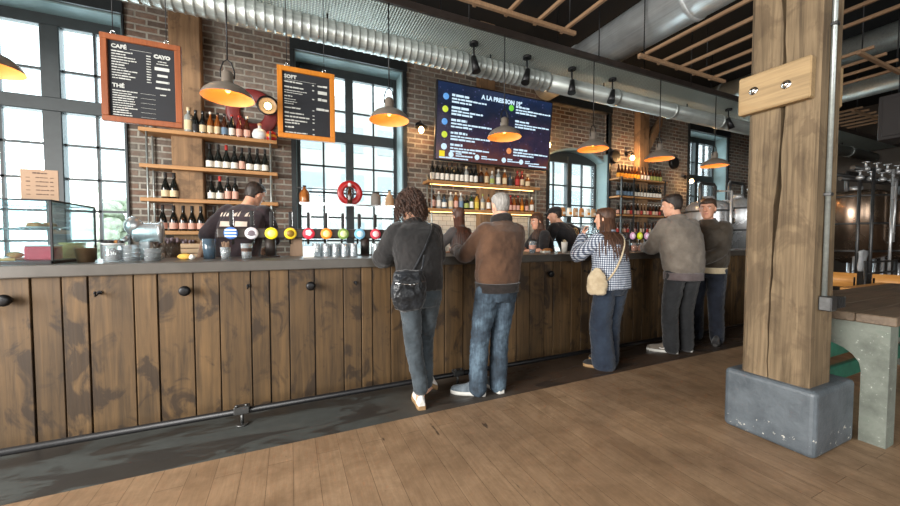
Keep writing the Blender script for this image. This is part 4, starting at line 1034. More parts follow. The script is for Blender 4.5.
# ================================================================== beer taps
TAPC = [('blue', lin(70, 116, 190), lin(210, 222, 236)), ('silver', lin(206, 200, 204), lin(96, 84, 90)), ('yellow', lin(236, 214, 30), lin(250, 240, 120)), ('gold', lin(214, 180, 30), lin(120, 90, 20)), ('red and white', lin(200, 40, 60), lin(236, 230, 230)),
        ('orange', lin(226, 130, 30), lin(250, 214, 130)), ('green', lin(112, 138, 64), lin(206, 214, 150)), ('pale blue', lin(110, 166, 196), lin(196, 224, 236)), ('crimson', lin(186, 50, 66), lin(236, 180, 180))]
def tap_tower(label, xs, cols, columns, y=3.75):
    t = thing('beer_tap_tower', label, 'beer tap', ((xs[0] + xs[-1]) / 2, y, CT))
    m = MB(); m.box(xs[0] - .11, xs[-1] + .11, y - .045, y + .045, 1.345, 1.44, .012, 2); m.build('tap_beam', M['bronze_beam'], t)
    for x in columns:
        m = MB(); m.cyl((x, y, CT), (x, y, 1.36), .045, n=24); m.cyl((x, y, CT), (x, y, CT + .012), .085, n=28); m.build('column', M['bronze_beam'], t)
    for x, (n, c1, c2) in zip(xs, cols):
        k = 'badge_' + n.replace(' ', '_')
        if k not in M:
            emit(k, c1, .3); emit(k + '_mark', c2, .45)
        mm = Matrix.Rotation(PI / 2, 4, 'X')
        q = MB(); q.lathe([(0, .0), (.051, 0), (.055, .01), (.051, .02), (.044, .024), (0, .026)], (x, y - .045, 1.392), 28, mm); b = q.build('tap_medallion', M[k], t)
        q = MB()
        if n == 'blue':
            for dz in (-.028, 0, .028): q.box(x - .045, x + .045, y - .0735, y - .069, 1.392 + dz - .006, 1.392 + dz + .006)
        elif n == 'silver':
            q.ball((x, y - .069, 1.392), .03, (1, .15, .9)); q.box(x - .035, x + .035, y - .074, y - .07, 1.372, 1.382)
        elif n == 'red and white': q.lathe([(0, .026), (.032, .0262), (.034, .02)], (x, y - .045, 1.40), 5, mm)
        else: q.lathe([(0, .028), (.032, .0275), (.034, .02)], (x, y - .045, 1.392), 22, mm)
        q.build('badge_mark', M[k + '_mark'], b)
        q = MB(); q.tube([(x, y, 1.43), (x, y - .02, 1.465)], .013, 10); q.box(x - .015, x + .015, y - .032, y - .012, 1.46, 1.60, .006); q.build('tap_handle', M['black_paint'], t)
        q = MB(); q.box(x + .0155, x + .0195, y - .03, y - .014, 1.462, 1.598); q.build('handle_trim', M['chrome'], t)
        q = MB(); q.tube([(x, y + .03, 1.37), (x, y + .06, 1.36), (x, y + .07, 1.29)], .012, 10); q.build('spout', M['chrome'], t)
    return t
XS = [-.477 + .162 * k for k in range(9)]
tap_tower('dark beer tap tower with nine coloured medallions near the left bartender', XS, TAPC, (-.165, .72))
tap_tower('dark beer tap tower with four medallions behind the checked shirt', [4.67, 4.825, 4.98, 5.13], [('pink', lin(206, 160, 190), lin(236, 210, 226)), ('lime', lin(206, 220, 20), lin(236, 240, 120)), ('pink', 0, 0), ('lime', 0, 0)], (4.74, 5.06))

# beer glasses upside down on the bar under the taps
gp = None
def beer_glass(loc, label, group):
    global gp
    if gp is None:
        gp = thing('beer_glass', label, 'glass', loc, 0, group)
        m = MB(); m.lathe([(.040, 0), (.0405, .002), (.033, .118), (.030, .128), (0, .129), (0, .118), (.029, .117), (.038, .002)], (0, 0, 0), 18, cap=False); m.build('glass_body', M['clear_glass'], gp, True)
    else: copy_tree(gp, None, loc, None, label, group)
rows_n = ('front row', 'middle row', 'back row')
for j in range(3):
    for i in range(5):
        beer_glass((.235 + i * .086, 3.60 + j * .086, CT), 'upturned beer glass left of right tap column, %s, %s from left' % (rows_n[j], ORD[i]), 'upturned beer glasses under the taps')
for j in range(2):
    for i in range(2):
        beer_glass((.81 + i * .086, 3.62 + j * .09, CT), 'upturned beer glass right of right tap column, %s, %s from left' % (('front row', 'back row')[j], ORD[i]), 'upturned beer glasses under the taps')

# things on the bar between the customers
t = thing('plastic_cup', 'clear plastic cup with pink print right of the brown jacket', 'cup', (2.70, 3.52, CT))
m = MB(); m.lathe([(0, 0), (.036, 0), (.048, .15), (.046, .15), (.034, .006), (0, .006)], (0, 0, 0), 24, cap=False); m.build('cup_body', M['clear_glass'], t, True)
m = MB(); m.lathe([(.0405, .05), (.0445, .10)], (0, 0, 0), 24, cap=False); m.build('pink_print', M['label_pink'], t, True)
m = MB(); m.lathe([(.035, .008), (.039, .045), (0, .046)], (0, 0, 0), 20, cap=False); m.build('drink', M['glass_blue'], t, True)
m = MB(); m.lathe([(.049, .148), (.05, .156), (.03, .175), (0, .178)], (0, 0, 0), 24, cap=False); m.build('lid', M['black_paint'], t, True)
t = thing('sandwich_roll', 'long bread roll in white paper lying on the bar', 'food', (2.93, 3.52, CT))
m = MB(); m.ball((0, 0, .03), .036, (2.6, 1, .8), 20, 12, Matrix.Rotation(.2, 4, 'Z')); m.build('bread', M['pastry'], t, True)
m = MB(); m.box(-.09, .02, -.045, .045, 0, .03, .01); m.build('paper_wrap', M['parchment'], t, True)
tube_cup((3.20, 3.52, CT), 'white cup of wooden stirrers left of the checked shirt', 14, 'label_cream', .04, .135, 'stirrer_cup', 'parchment', .02, .17)
for x, y, l in ((4.46, 3.50, 'clear plastic cup in the hands of the grey jacket, left of two'), (4.57, 3.48, 'clear plastic cup in the hands of the grey jacket, right of two')):
    t = thing('plastic_cup', l, 'cup', (x, y, CT))
    m = MB(); m.lathe([(0, 0), (.034, 0), (.044, .12), (.042, .12), (.032, .006), (0, .006)], (0, 0, 0), 24, cap=False); m.build('cup_body', M['clear_glass'], t, True)
    m = MB(); m.lathe([(.035, .008), (.041, .08), (0, .081)], (0, 0, 0), 20, cap=False); m.build('drink', M['label_pink'], t, True)

# ================================================================== glass shelf in the middle window
gs = thing('glass_shelf', 'glass shelf across the middle window with a thin upper rail', 'shelf', (.85, 5.33, 1.84))
m = MB(); m.box(.13, 1.62, 5.24, 5.44, 1.825, 1.84); m.build('shelf_pane', M['case_glass'], gs)
m = MB(); m.box(.13, 1.62, 5.236, 5.246, 1.818, 1.845); m.build('shelf_edge', M['chrome'], gs)
m = MB(); m.cyl((.10, 5.40, 2.06), (1.65, 5.40, 2.06), .008, n=8); m.build('upper_rail', M['dark_pipe'], gs)
t = thing('growler', 'amber brown growler bottle at the left end of the window shelf', 'bottle', (.20, 5.33, 1.84))
m = MB(); m.lathe([(0, 0), (.066, 0), (.07, .01), (.07, .13), (.045, .175), (.022, .20), (.02, .225), (0, .226)], (0, 0, 0), 24, cap=False); m.build('bottle_glass', M['glass_amber'], t, True)
m = MB(); m.cyl((0, 0, .225), (0, 0, .245), .024, n=16); m.build('cap', M['label_black'], t, True)
t = thing('red_ring', 'red ring sign standing in the middle of the window shelf', 'sign', (.815, 5.34, 1.838))
m = MB(); m.tube([(.135 * math.cos(a), 0, .178 + .135 * math.sin(a)) for a in [k * 2 * PI / 40 for k in range(40)]], [(.028, .046)] * 40, 14, closed=True, up=(0, 1, 0)); m.build('ring_body', M['red_enamel'], t, True)
t = thing('growler', 'dark growler with white stopper standing in front of the red ring', 'bottle', (.80, 5.272, 1.84))
m = MB(); m.lathe([(0, 0), (.03, 0), (.034, .008), (.034, .16), (.024, .21), (.016, .23), (.016, .26), (0, .261)], (0, 0, 0), 20, cap=False); m.build('bottle_glass', M['glass_brown'], t, True)
m = MB(); m.ball((0, 0, .285), .026, (1, 1, 1.1), 14, 10); m.build('stopper', M['white_ceramic'], t, True)
t = thing('stoneware_jar', 'grey stoneware jar on the window shelf right of the red ring', 'jar', (1.19, 5.33, 1.84))
m = MB(); m.lathe([(0, 0), (.068, 0), (.074, .01), (.074, .14), (.06, .165), (.05, .17), (.05, .185), (0, .186)], (0, 0, 0), 24, cap=False); m.build('jar_body', M['stoneware'] if 'stoneware' in M else plain('stoneware', lin(120, 112, 104), .6), t, True)
m = MB(); m.lathe([(.052, .186), (.054, .20), (0, .205)], (0, 0, 0), 24, cap=False); m.build('jar_lid', M['dark_pot'], t, True)
t = thing('growler', 'tan growler bottle at the right end of the window shelf', 'bottle', (1.40, 5.33, 1.84))
m = MB(); m.lathe([(0, 0), (.062, 0), (.066, .01), (.066, .12), (.04, .17), (.02, .20), (.02, .23), (0, .231)], (0, 0, 0), 24, cap=False); m.build('bottle_glass', M['cork'], t, True)
m = MB(); m.cyl((0, 0, .23), (0, 0, .25), .023, n=16); m.build('cap', M['label_black'], t, True)

# ================================================================== shelves in front of the arched window
wsv = thing('glass_shelf', 'two tier glass shelf in front of the arched window', 'shelf', (5.3, 5.35, 1.44))
for z in (1.785, 1.45):
    m = MB(); m.box(4.57, 6.08, 5.25, 5.45, z - .014, z); m.build('shelf_pane', M['case_glass'], wsv); m = MB(); m.box(4.57, 6.08, 5.246, 5.256, z - .02, z + .002); m.build('shelf_edge', M['chrome'], wsv)
for i in range(9):
    x = 4.66 + i * .158; mt = ('cork', 'parchment', 'pastry')[(i * 5) % 3]
    t = thing('coffee_bag', '%s paper pouch, %s from left on upper shelf of arched window' % ({'cork': 'tan', 'parchment': 'white', 'pastry': 'brown'}[mt], ORD[i]), 'bag', (x, 5.35, 1.785), 0, 'paper pouches in the arched window')
    m = MB(); m.rings([[(.058 * math.cos(a) * k, .04 * math.sin(a) * k2, z) for a in [q * 2 * PI / 16 for q in range(16)]] for k, k2, z in ((.9, .9, 0), (1, 1, .02), (1, .95, .11), (.92, .5, .155), (.9, .12, .175))]); m.build('pouch', M[mt], t, True)
    m = MB(); m.box(-.035, .035, -.043, -.036, .04, .09, .002); m.build('paper_label', M['label_white'] if mt != 'parchment' else M['label_orange'], t, True)
for i in range(12):
    beer_glass((4.68 + (i % 6) * .24, 5.30 + .09 * (i // 6), 1.45), 'clear glass on lower shelf of arched window, %s row, %s from left' % (('front', 'back')[i // 6], ORD[i % 6]), 'glasses in the arched window')

# ================================================================== brewing tanks beyond the bar
def tank(loc, r, h, mat, label, pz=1.0, legs=True, dome=.22):
    t = thing('brewing_tank', label, 'tank', loc, 0, 'brewing tanks')
    m = MB(); m.lathe([(r * .25, pz - .18), (r, pz)] + [(r, pz + h), (r * .96, pz + h + dome * .35), (r * .72, pz + h + dome * .75), (r * .25, pz + h + dome), (0, pz + h + dome)], (0, 0, 0), 40, cap=False); m.build('tank_shell', M[mat], t, True)
    for z in (pz + .05, pz + h * .5, pz + h - .05):
        m = MB(); m.lathe([(r + .001, z), (r + .012, z + .008), (r + .012, z + .03), (r + .001, z + .038)], (0, 0, 0), 40, cap=False); m.build('band', M['dark_pipe'], t, True)
    for a in (.4, 1.97, 3.54, 5.1):
        m = MB(); m.cyl((r * .8 * math.cos(a), r * .8 * math.sin(a), 0), (r * .8 * math.cos(a), r * .8 * math.sin(a), pz + .05), .03, n=10); m.build('leg', M['stainless'], t, True)
    m = MB(); m.cyl((0, 0, pz + h + dome - .02), (0, 0, pz + h + dome + .07), .12, n=24); m.build('manhole', M['stainless'], t, True)
    m = MB(); m.tube([(r * .5, 0, pz + h + dome * .6), (r * .5, 0, pz + h + dome + .28), (r * .5 - .05, 0, pz + h + dome + .33), (-r * .6, 0, pz + h + dome + .33), (-r * .68, 0, pz + h + dome + .28), (-r * .68, 0, pz + h * .9)], .035, 10); m.build('top_pipe', M['dark_pipe'], t, True)
    m = MB(); m.tube([(-r * .2, -r * .98, pz + h * .2), (-r * .2, -r * 1.1, pz + h * .22), (-r * .2, -r * 1.12, pz + h + dome + .12), (-r * .2, -r * .5, pz + h + dome + .15)], .025, 8); m.build('side_pipe', M['stainless'], t, True)
    m = MB(); m.ball((r * .3, -r * .96, pz + h * .75), .07, (1, .3, 1), 14, 8); m.build('gauge', M['chrome'], t, True)
tank((8.0, 4.55, 0), .42, .95, 'stainless', 'stainless brewing tank nearest the bar end, left of the timber column')
tank((9.15, 4.6, 0), .46, 1.05, 'stainless', 'stainless brewing tank second from the bar, half behind the timber column')
tank((10.3, 3.15, 0), .50, 1.15, 'warm_reflect_steel', 'brewing tank with warm reflection painted in, seen just right of the timber column', 1.05, dome=.12)
tank((11.4, 2.75, 0), .48, 1.1, 'warm_reflect_steel', 'brewing tank at the right edge behind the steel pipework', 1.05, dome=.12)
t = thing('pipe_rack', 'tangle of dark steel pipes and valves over the right brewing tanks', 'pipework', (9.8, 2.6, 0))
for z, y in ((2.42, 2.9), (2.58, 2.75), (2.52, 3.05)):
    m = MB(); m.cyl((8.9, y, z), (12.5, y - .3, z), .035, n=10); m.build('pipe', M['dark_pipe'], t)
for x, y in ((9.35, 2.63), (9.9, 2.55), (9.2, 2.75)):
    m = MB(); m.cyl((x, y, .0), (x, y, 2.6), .022, n=10); m.build('riser', M['dark_pipe' if x < 9.8 else 'stainless'], t)
r = random.Random(6)
for k in range(8):
    x = 9.1 + k * .16; q = MB(); q.ball((x, 2.72 - .02 * k, 2.42 + .16 * (k % 2)), .055, (1, 1, .8), 12, 8); q.cyl((x, 2.72 - .02 * k, 2.46 + .16 * (k % 2)), (x, 2.72 - .02 * k, 2.54 + .16 * (k % 2)), .015, n=8); q.cyl((x, 2.72 - .02 * k, 2.53 + .16 * (k % 2)), (x, 2.72 - .02 * k, 2.545 + .16 * (k % 2)), .05, n=14); q.build('valve', M['stainless'], t)
t = thing('brewery_platform', 'dark steel platform with rails under the right brewing tanks', 'platform', (9.6, 2.7, 0))
for x in (8.2, 9.4):
    for z in (.62, .80, .98):
        m = MB()
        if x < 9: m.cyl((8.2, 2.35, z), (9.4, 2.35, z), .016, n=8); m.build('rail', M['dark_pipe'], t)
    m = MB(); m.cyl((x, 2.35, 0), (x, 2.35, 1.0), .022, n=8); m.build('rail_post', M['dark_pipe'], t)
t = thing('dark_wall_cabinet', 'dark box hanging under the ceiling at the right edge', 'cabinet', (8.2, 2.0, 2.76))
m = MB(); m.box(8.0, 8.5, 1.2, 2.235, 2.80, 3.45, .01); m.build('cabinet_body', M['cabinet_brown'] if 'cabinet_brown' in M else plain('cabinet_brown', lin(24, 18, 18), .6), t)
m = MB(); m.box(7.985, 8.0, 1.25, 2.19, 2.85, 3.40, .004); m.build('door', M['cabinet_brown'], t)
for y in (1.3, 2.1):
    m = MB(); m.cyl((8.25, y, 3.45), (8.25, y, 5.0), .012, n=6); m.build('hanger_rod', M['black_metal'], t)
t = thing('dark_partition', 'dark partition wall behind the brewing tanks', 'partition', (13.2, 3, 0))
m = MB(); m.box(13.2, 13.3, -4.8, 5.3, 0, 3.2); m.build('panel', M['plaster_dark'], t)

# ================================================================== tables and chairs on the right
def cafe_table(loc, rz, label):
    t = thing('cafe_table', label, 'table', loc, rz, 'honey wood cafe tables')
    m = MB(); m.box(-.6, .6, -.35, .35, .72, .75, .006); m.build('table_top', M['honey_wood'], t, True)
    for sx in (-.52, .52):
        for sy in (-.28, .28):
            m = MB(); m.cyl((sx, sy, 0), (sx, sy, .72), .018, n=8); m.build('leg', M['black_metal'], t, True)
CH = None
def cafe_chair(loc, rz, label):
    global CH
    if CH is None:
        t = CH = thing('cafe_chair', label, 'chair', loc, rz, 'honey wood cafe chairs')
        m = MB(); m.box(-.2, .2, -.2, .2, .44, .46, .006); m.build('seat', M['honey_wood'], t, True)
        m = MB(); m.rings([[(x, -.2 - .03 * math.sin(k * 3.14) - (z - .46) * .18 + dy, z) for x, z, dy in ((-.2 + .4 * k, .60, -.012), (-.2 + .4 * k, .60, .0), (-.2 + .4 * k, .82, 0), (-.2 + .4 * k, .82, -.012))] for k in [q / 8 for q in range(9)]]); m.build('backrest', M['honey_wood'], t, True)
        for sx in (-.18, .18):
            for sy in (-.18, .18):
                m = MB(); m.cyl((sx * 1.1, sy * 1.1, 0), (sx, sy, .44), .012, n=8); m.build('leg', M['black_metal'], t, True)
            m = MB(); m.cyl((sx, -.19, .44), (sx, -.245, .76), .01, n=8); m.build('back_post', M['black_metal'], t, True)
    else: copy_tree(CH, None, loc, rz, label)
cafe_table((6.75, 1.62, 0), 0, 'honey wood cafe table behind the concrete table at the right edge')
cafe_chair((7.62, 2.50, 0), PI / 2 + .2, 'honey wood cafe chair behind the cafe table, nearer the timber column')
cafe_chair((7.75, 1.98, 0), PI / 2 + .15, 'honey wood cafe chair behind the cafe table, nearer the right edge')
plain('towel_grey', lin(186, 188, 190), .9, 0, .15, 10)
t = thing('tea_towel', 'pale grey towel hanging from the steel pipe at the right edge', 'towel', (9.2, 2.70, 1.0))
m = MB(); secs = []
for k in range(9):
    z = .78 + .36 * k / 8
    secs.append([(9.2 + (.13 + .02 * math.sin(k)) * u, 2.695 - .03 - .022 * math.sin(u * 7 + z * 6) + (.012 if s else 0), z) for s in (0, 1) for u in ([-1, -.6, -.2, .2, .6, 1] if not s else [1, .6, .2, -.2, -.6, -1])])
m.rings(secs); m.build('towel_cloth', M['towel_grey'], t)
m = MB(); m.tube([(9.07, 2.68, 1.12), (9.2, 2.67, 1.14), (9.33, 2.68, 1.12)], .02, 8); m.build('towel_fold', M['towel_grey'], t)
# ================================================================== people
def fabric(name, c1, c2, scale=6, rough=.9, weave=500, wr=.25, sheen=.2):
    t = NT(name); v = t.coord(); f = t.noise(v, scale, 5, .6); w = t.noise(v, weave, 2)
    col = t.ramp(f, [(0.34, c1), (0.66, c2)])
    t.bump(t.math('ADD', t.math('MULTIPLY', f, 1.0), t.math('MULTIPLY', w, .15)), wr, .02)
    M[name] = t.set(col, rough, 0.0, Specular_IOR_Level=.2, Sheen_Weight=sheen); return M[name]
fabric('black_cotton', lin(25, 25, 26), lin(39, 37, 37), 5, .8)
fabric('washed_black', lin(42, 48, 52), lin(66, 74, 80), 9)
fabric('tan_canvas', lin(66, 46, 34), lin(90, 64, 47), 6)
fabric('dark_cord', lin(30, 26, 25), lin(44, 38, 36), 30)
fabric('navy_wool', lin(30, 37, 50), lin(42, 52, 66), 5)
fabric('grey_suede', lin(96, 88, 80), lin(120, 111, 101), 6)
fabric('charcoal', lin(31, 32, 34), lin(44, 45, 47), 6)
fabric('mauve_knit', lin(80, 70, 70), lin(98, 88, 88), 12)
fabric('olive_waxed', lin(46, 39, 31), lin(64, 55, 44), 6, .55)
fabric('dark_denim', lin(24, 27, 36), lin(34, 39, 50), 9)
fabric('grey_knit', lin(66, 62, 62), lin(88, 82, 80), 10)
fabric('black_tee', lin(24, 23, 25), lin(36, 35, 37), 6)
fabric('plum_tee', lin(44, 36, 40), lin(62, 52, 56), 6)
fabric('canvas_beige', lin(168, 150, 122), lin(196, 180, 152), 9)
fabric('white_leather', lin(196, 194, 188), lin(224, 222, 216), 12, .5)
fabric('grey_mesh', lin(70, 80, 88), lin(112, 122, 130), 14, .6)
fabric('black_suede', lin(26, 26, 28), lin(44, 43, 44), 12, .8)
fabric('black_leather', lin(12, 13, 15), lin(36, 39, 44), 7, .28, 60, .6)
plain('gum_sole', lin(150, 120, 84), .7); plain('white_sole', lin(206, 204, 198), .6); plain('dark_sole', lin(40, 38, 36), .7)
def denim_mat():
    t = NT('blue_denim'); v = t.coord(); f = t.noise(v, 5, 5, .6); mp = t.coord((60, 60, 8)); w = t.noise(mp, 1, 4)
    g = t.math('ADD', t.math('MULTIPLY', f, .75), t.math('MULTIPLY', w, .25))
    t.bump(f, .3, .02); M['blue_denim'] = t.set(t.ramp(g, [(.36, lin(28, 37, 46)), (.5, lin(50, 64, 77)), (.66, lin(90, 110, 125))]), .85, 0.0)
denim_mat()
def gingham_mat():
    t = NT('gingham'); c = t.n('ShaderNodeTexCoord'); sp = t.n('ShaderNodeSeparateXYZ'); t.l(c.outputs['Object'], sp.inputs[0])
    an = t.math('ARCTAN2', sp.outputs[0], sp.outputs[1])
    a = t.math('SINE', t.math('MULTIPLY', an, 66)); b = t.math('SINE', t.math('MULTIPLY', sp.outputs[2], 2 * PI / .0225))
    a = t.math('GREATER_THAN', a, 0.0); b = t.math('GREATER_THAN', b, 0.0)
    s = t.math('MULTIPLY', t.math('ADD', a, b), .5)
    t.bump(t.noise(c.outputs['Object'], 6, 4), .25, .02)
    M['gingham'] = t.set(t.ramp(s, [(0.1, lin(206, 210, 216)), (0.5, lin(112, 122, 140)), (0.9, lin(34, 40, 58))]), .85, 0.0)
    M['gingham'].node_tree.nodes['Color Ramp'].color_ramp.interpolation = 'LINEAR'
gingham_mat()
def skin_mat(name, col):
    t = NT(name); v = t.coord(); f = t.noise(v, 14, 4)
    c = t.ramp(f, [(.3, tuple(x * .86 for x in col)), (.7, tuple(min(1, x * 1.08) for x in col))])
    M[name] = t.set(c, .5, 0.0, Subsurface_Weight=.08, Subsurface_Scale=.02, Specular_IOR_Level=.35)
skin_mat('skin', lin(206, 156, 130)); skin_mat('skin_warm', lin(190, 138, 112))
def hair_mat(name, c1, c2):
    t = NT(name); v = t.coord((90, 90, 12)); f = t.noise(v, 1, 4)
    t.bump(f, .5, .006); M[name] = t.set(t.ramp(f, [(.35, c1), (.65, c2)]), .5, 0.0, Specular_IOR_Level=.35)
hair_mat('hair_dark', lin(30, 24, 22), lin(52, 42, 36)); hair_mat('hair_brown', lin(48, 32, 24), lin(86, 58, 42)); hair_mat('hair_auburn', lin(56, 35, 28), lin(86, 56, 44))
hair_mat('hair_grey', lin(112, 108, 104), lin(160, 156, 150)); hair_mat('hair_curly', lin(30, 22, 20), lin(78, 54, 42)); hair_mat('hair_mid', lin(42, 31, 24), lin(72, 53, 40))
plain('eye_white', lin(230, 226, 220), .2); plain('eye_dark', lin(40, 30, 26), .15); plain('lip', lin(160, 96, 88), .45)

def remesh(mb, voxel, smooth=4, fac=.5):
    bm = mb.bm; bmesh.ops.recalc_face_normals(bm, faces=bm.faces)
    me = bpy.data.meshes.new('tmp'); bm.to_mesh(me); bm.free()
    ob = bpy.data.objects.new('tmp', me); COL.objects.link(ob)
    md = ob.modifiers.new('r', 'REMESH'); md.mode = 'VOXEL'; md.voxel_size = voxel; md.use_smooth_shade = True
    if smooth: sm = ob.modifiers.new('s', 'SMOOTH'); sm.factor = fac; sm.iterations = smooth
    dg = bpy.context.evaluated_depsgraph_get()
    m2 = bpy.data.meshes.new_from_object(ob.evaluated_get(dg))
    bpy.data.objects.remove(ob); bpy.data.meshes.remove(me)
    out = MB(); out.bm.from_mesh(m2); bpy.data.meshes.remove(m2)
    for f in out.bm.faces: f.smooth = True
    return out
def wrinkle(mb, amp, scale, seed=0, stretch=(1, 1, 1)):
    bm = mb.bm; bm.normal_update(); off = Vector((seed * 3.7, seed * 1.9, seed * 5.3)); mv = []
    for v in bm.verts:
        p = Vector((v.co.x * stretch[0], v.co.y * stretch[1], v.co.z * stretch[2])) * scale + off
        w = noise.noise(p); r1 = 1 - abs(noise.noise(p * 1.3 + Vector((5, 2, 8)))) * 2
        mv.append(amp * (.55 * w + .45 * r1))
    for v, d in zip(bm.verts, mv): v.co += v.normal * d
    return mb
def sec(c, rx, ry, n=28, e=2.2):
    out = []
    for k in range(n):
        a = 2 * PI * k / n; ca, sa = math.cos(a), math.sin(a)
        out.append((c[0] + rx * math.copysign(abs(ca) ** (2 / e), ca), c[1] + ry * math.copysign(abs(sa) ** (2 / e), sa), c[2]))
    return out
def limb(mb, pts, rad, n=14, sub=5):
    """tapered limb with a rounded joint through the points"""
    P = [Vector(p) for p in pts]; path = []; rs = []
    for i in range(len(P) - 1):
        for k in range(sub):
            t = k / sub; path.append(P[i].lerp(P[i + 1], t)); rs.append(rad[i] + (rad[i + 1] - rad[i]) * t)
    path.append(P[-1]); rs.append(rad[-1])
    q = [p.copy() for p in path]
    for _ in range(2):
        for i in range(1, len(path) - 1): q[i] = (path[i - 1] + path[i] * 2 + path[i + 1]) / 4
        path = [p.copy() for p in q]
    mb.tube(path, rs, n); mb.ball(P[0], rad[0] * .98, (1, 1, 1), 14, 10); mb.ball(P[-1], rad[-1] * .98, (1, 1, 1), 14, 10)
def ik(S, T, l1, l2, pole):
    S, T, pole = Vector(S), Vector(T), Vector(pole); d = T - S; L = d.length
    if L > (l1 + l2) * .995: T = S + d.normalized() * (l1 + l2) * .995; d = T - S; L = d.length
    a = (l1 * l1 - l2 * l2 + L * L) / (2 * L); h = math.sqrt(max(0, l1 * l1 - a * a)); u = d / L
    p = (pole - S); p = (p - u * p.dot(u)).normalized()
    return S + u * a + p * h, T
HEAD = [(-.118, .022, .078, .035), (-.108, .042, .088, .0), (-.085, .056, .091, -.035), (-.055, .064, .091, -.068), (-.02, .070, .091, -.085), (.01, .074, .090, -.094), (.04, .076, .092, -.098), (.07, .072, .086, -.094), (.095, .058, .066, -.078), (.110, .036, .038, -.05), (.118, .012, .010, -.022)]
def head_at(z):
    z = max(-.118, min(.118, z))
    for a, b in zip(HEAD[:-1], HEAD[1:]):
        if z <= b[0]:
            t = (z - a[0]) / (b[0] - a[0]); return [a[i] + (b[i] - a[i]) * t for i in (1, 2, 3)]
    return HEAD[-1][1:]
def hand(mb, W, d, nrm, s=1.0, curl=.5, side=1, grip=0):
    d = Vector(d).normalized(); nrm = Vector(nrm); nrm = (nrm - d * nrm.dot(d)).normalized(); lat = d.cross(nrm) * side
    W = Vector(W); P = lambda a, b, c: W + (d * a + lat * b + nrm * c) * s
    secs = []
    for a, hw, th in ((-.01, .026, .02), (.02, .034, .017), (.06, .042, .015), (.092, .04, .012)):
        secs.append([P(a, hw * math.cos(q), th * math.sin(q)) for q in [k * 2 * PI / 14 for k in range(14)]])
    mb.rings(secs)
    for j, (b, L, r) in enumerate(((.030, .072, .0088), (.010, .082, .0092), (-.011, .076, .0088), (-.030, .060, .0078))):
        p = P(.086, b, 0); pts = [P(.06, b * .9, 0), p]; ang = curl * .5
        for k, f in enumerate((.45, .32, .23)):
            p = p + (d * math.cos(ang) + nrm * math.sin(ang) + lat * (b * .9 * (1 - curl))) * L * f * s; pts.append(p); ang += curl * (1.0 + .2 * j * .3)
        mb.tube(pts, [r * s * k for k in (1, 1, .97, .9, .72)], 8); mb.ball(pts[-1], r * s * .72, u=8, v=6)
    pts = [P(.015, .026, .004), P(.045, .046, .014), P(.072, .056, .026), P(.094, .052, .036 + .01 * curl)]
    mb.tube(pts, [.013 * s, .0115 * s, .010 * s, .0075 * s], 8); mb.ball(pts[-1], .0076 * s, u=8, v=6)

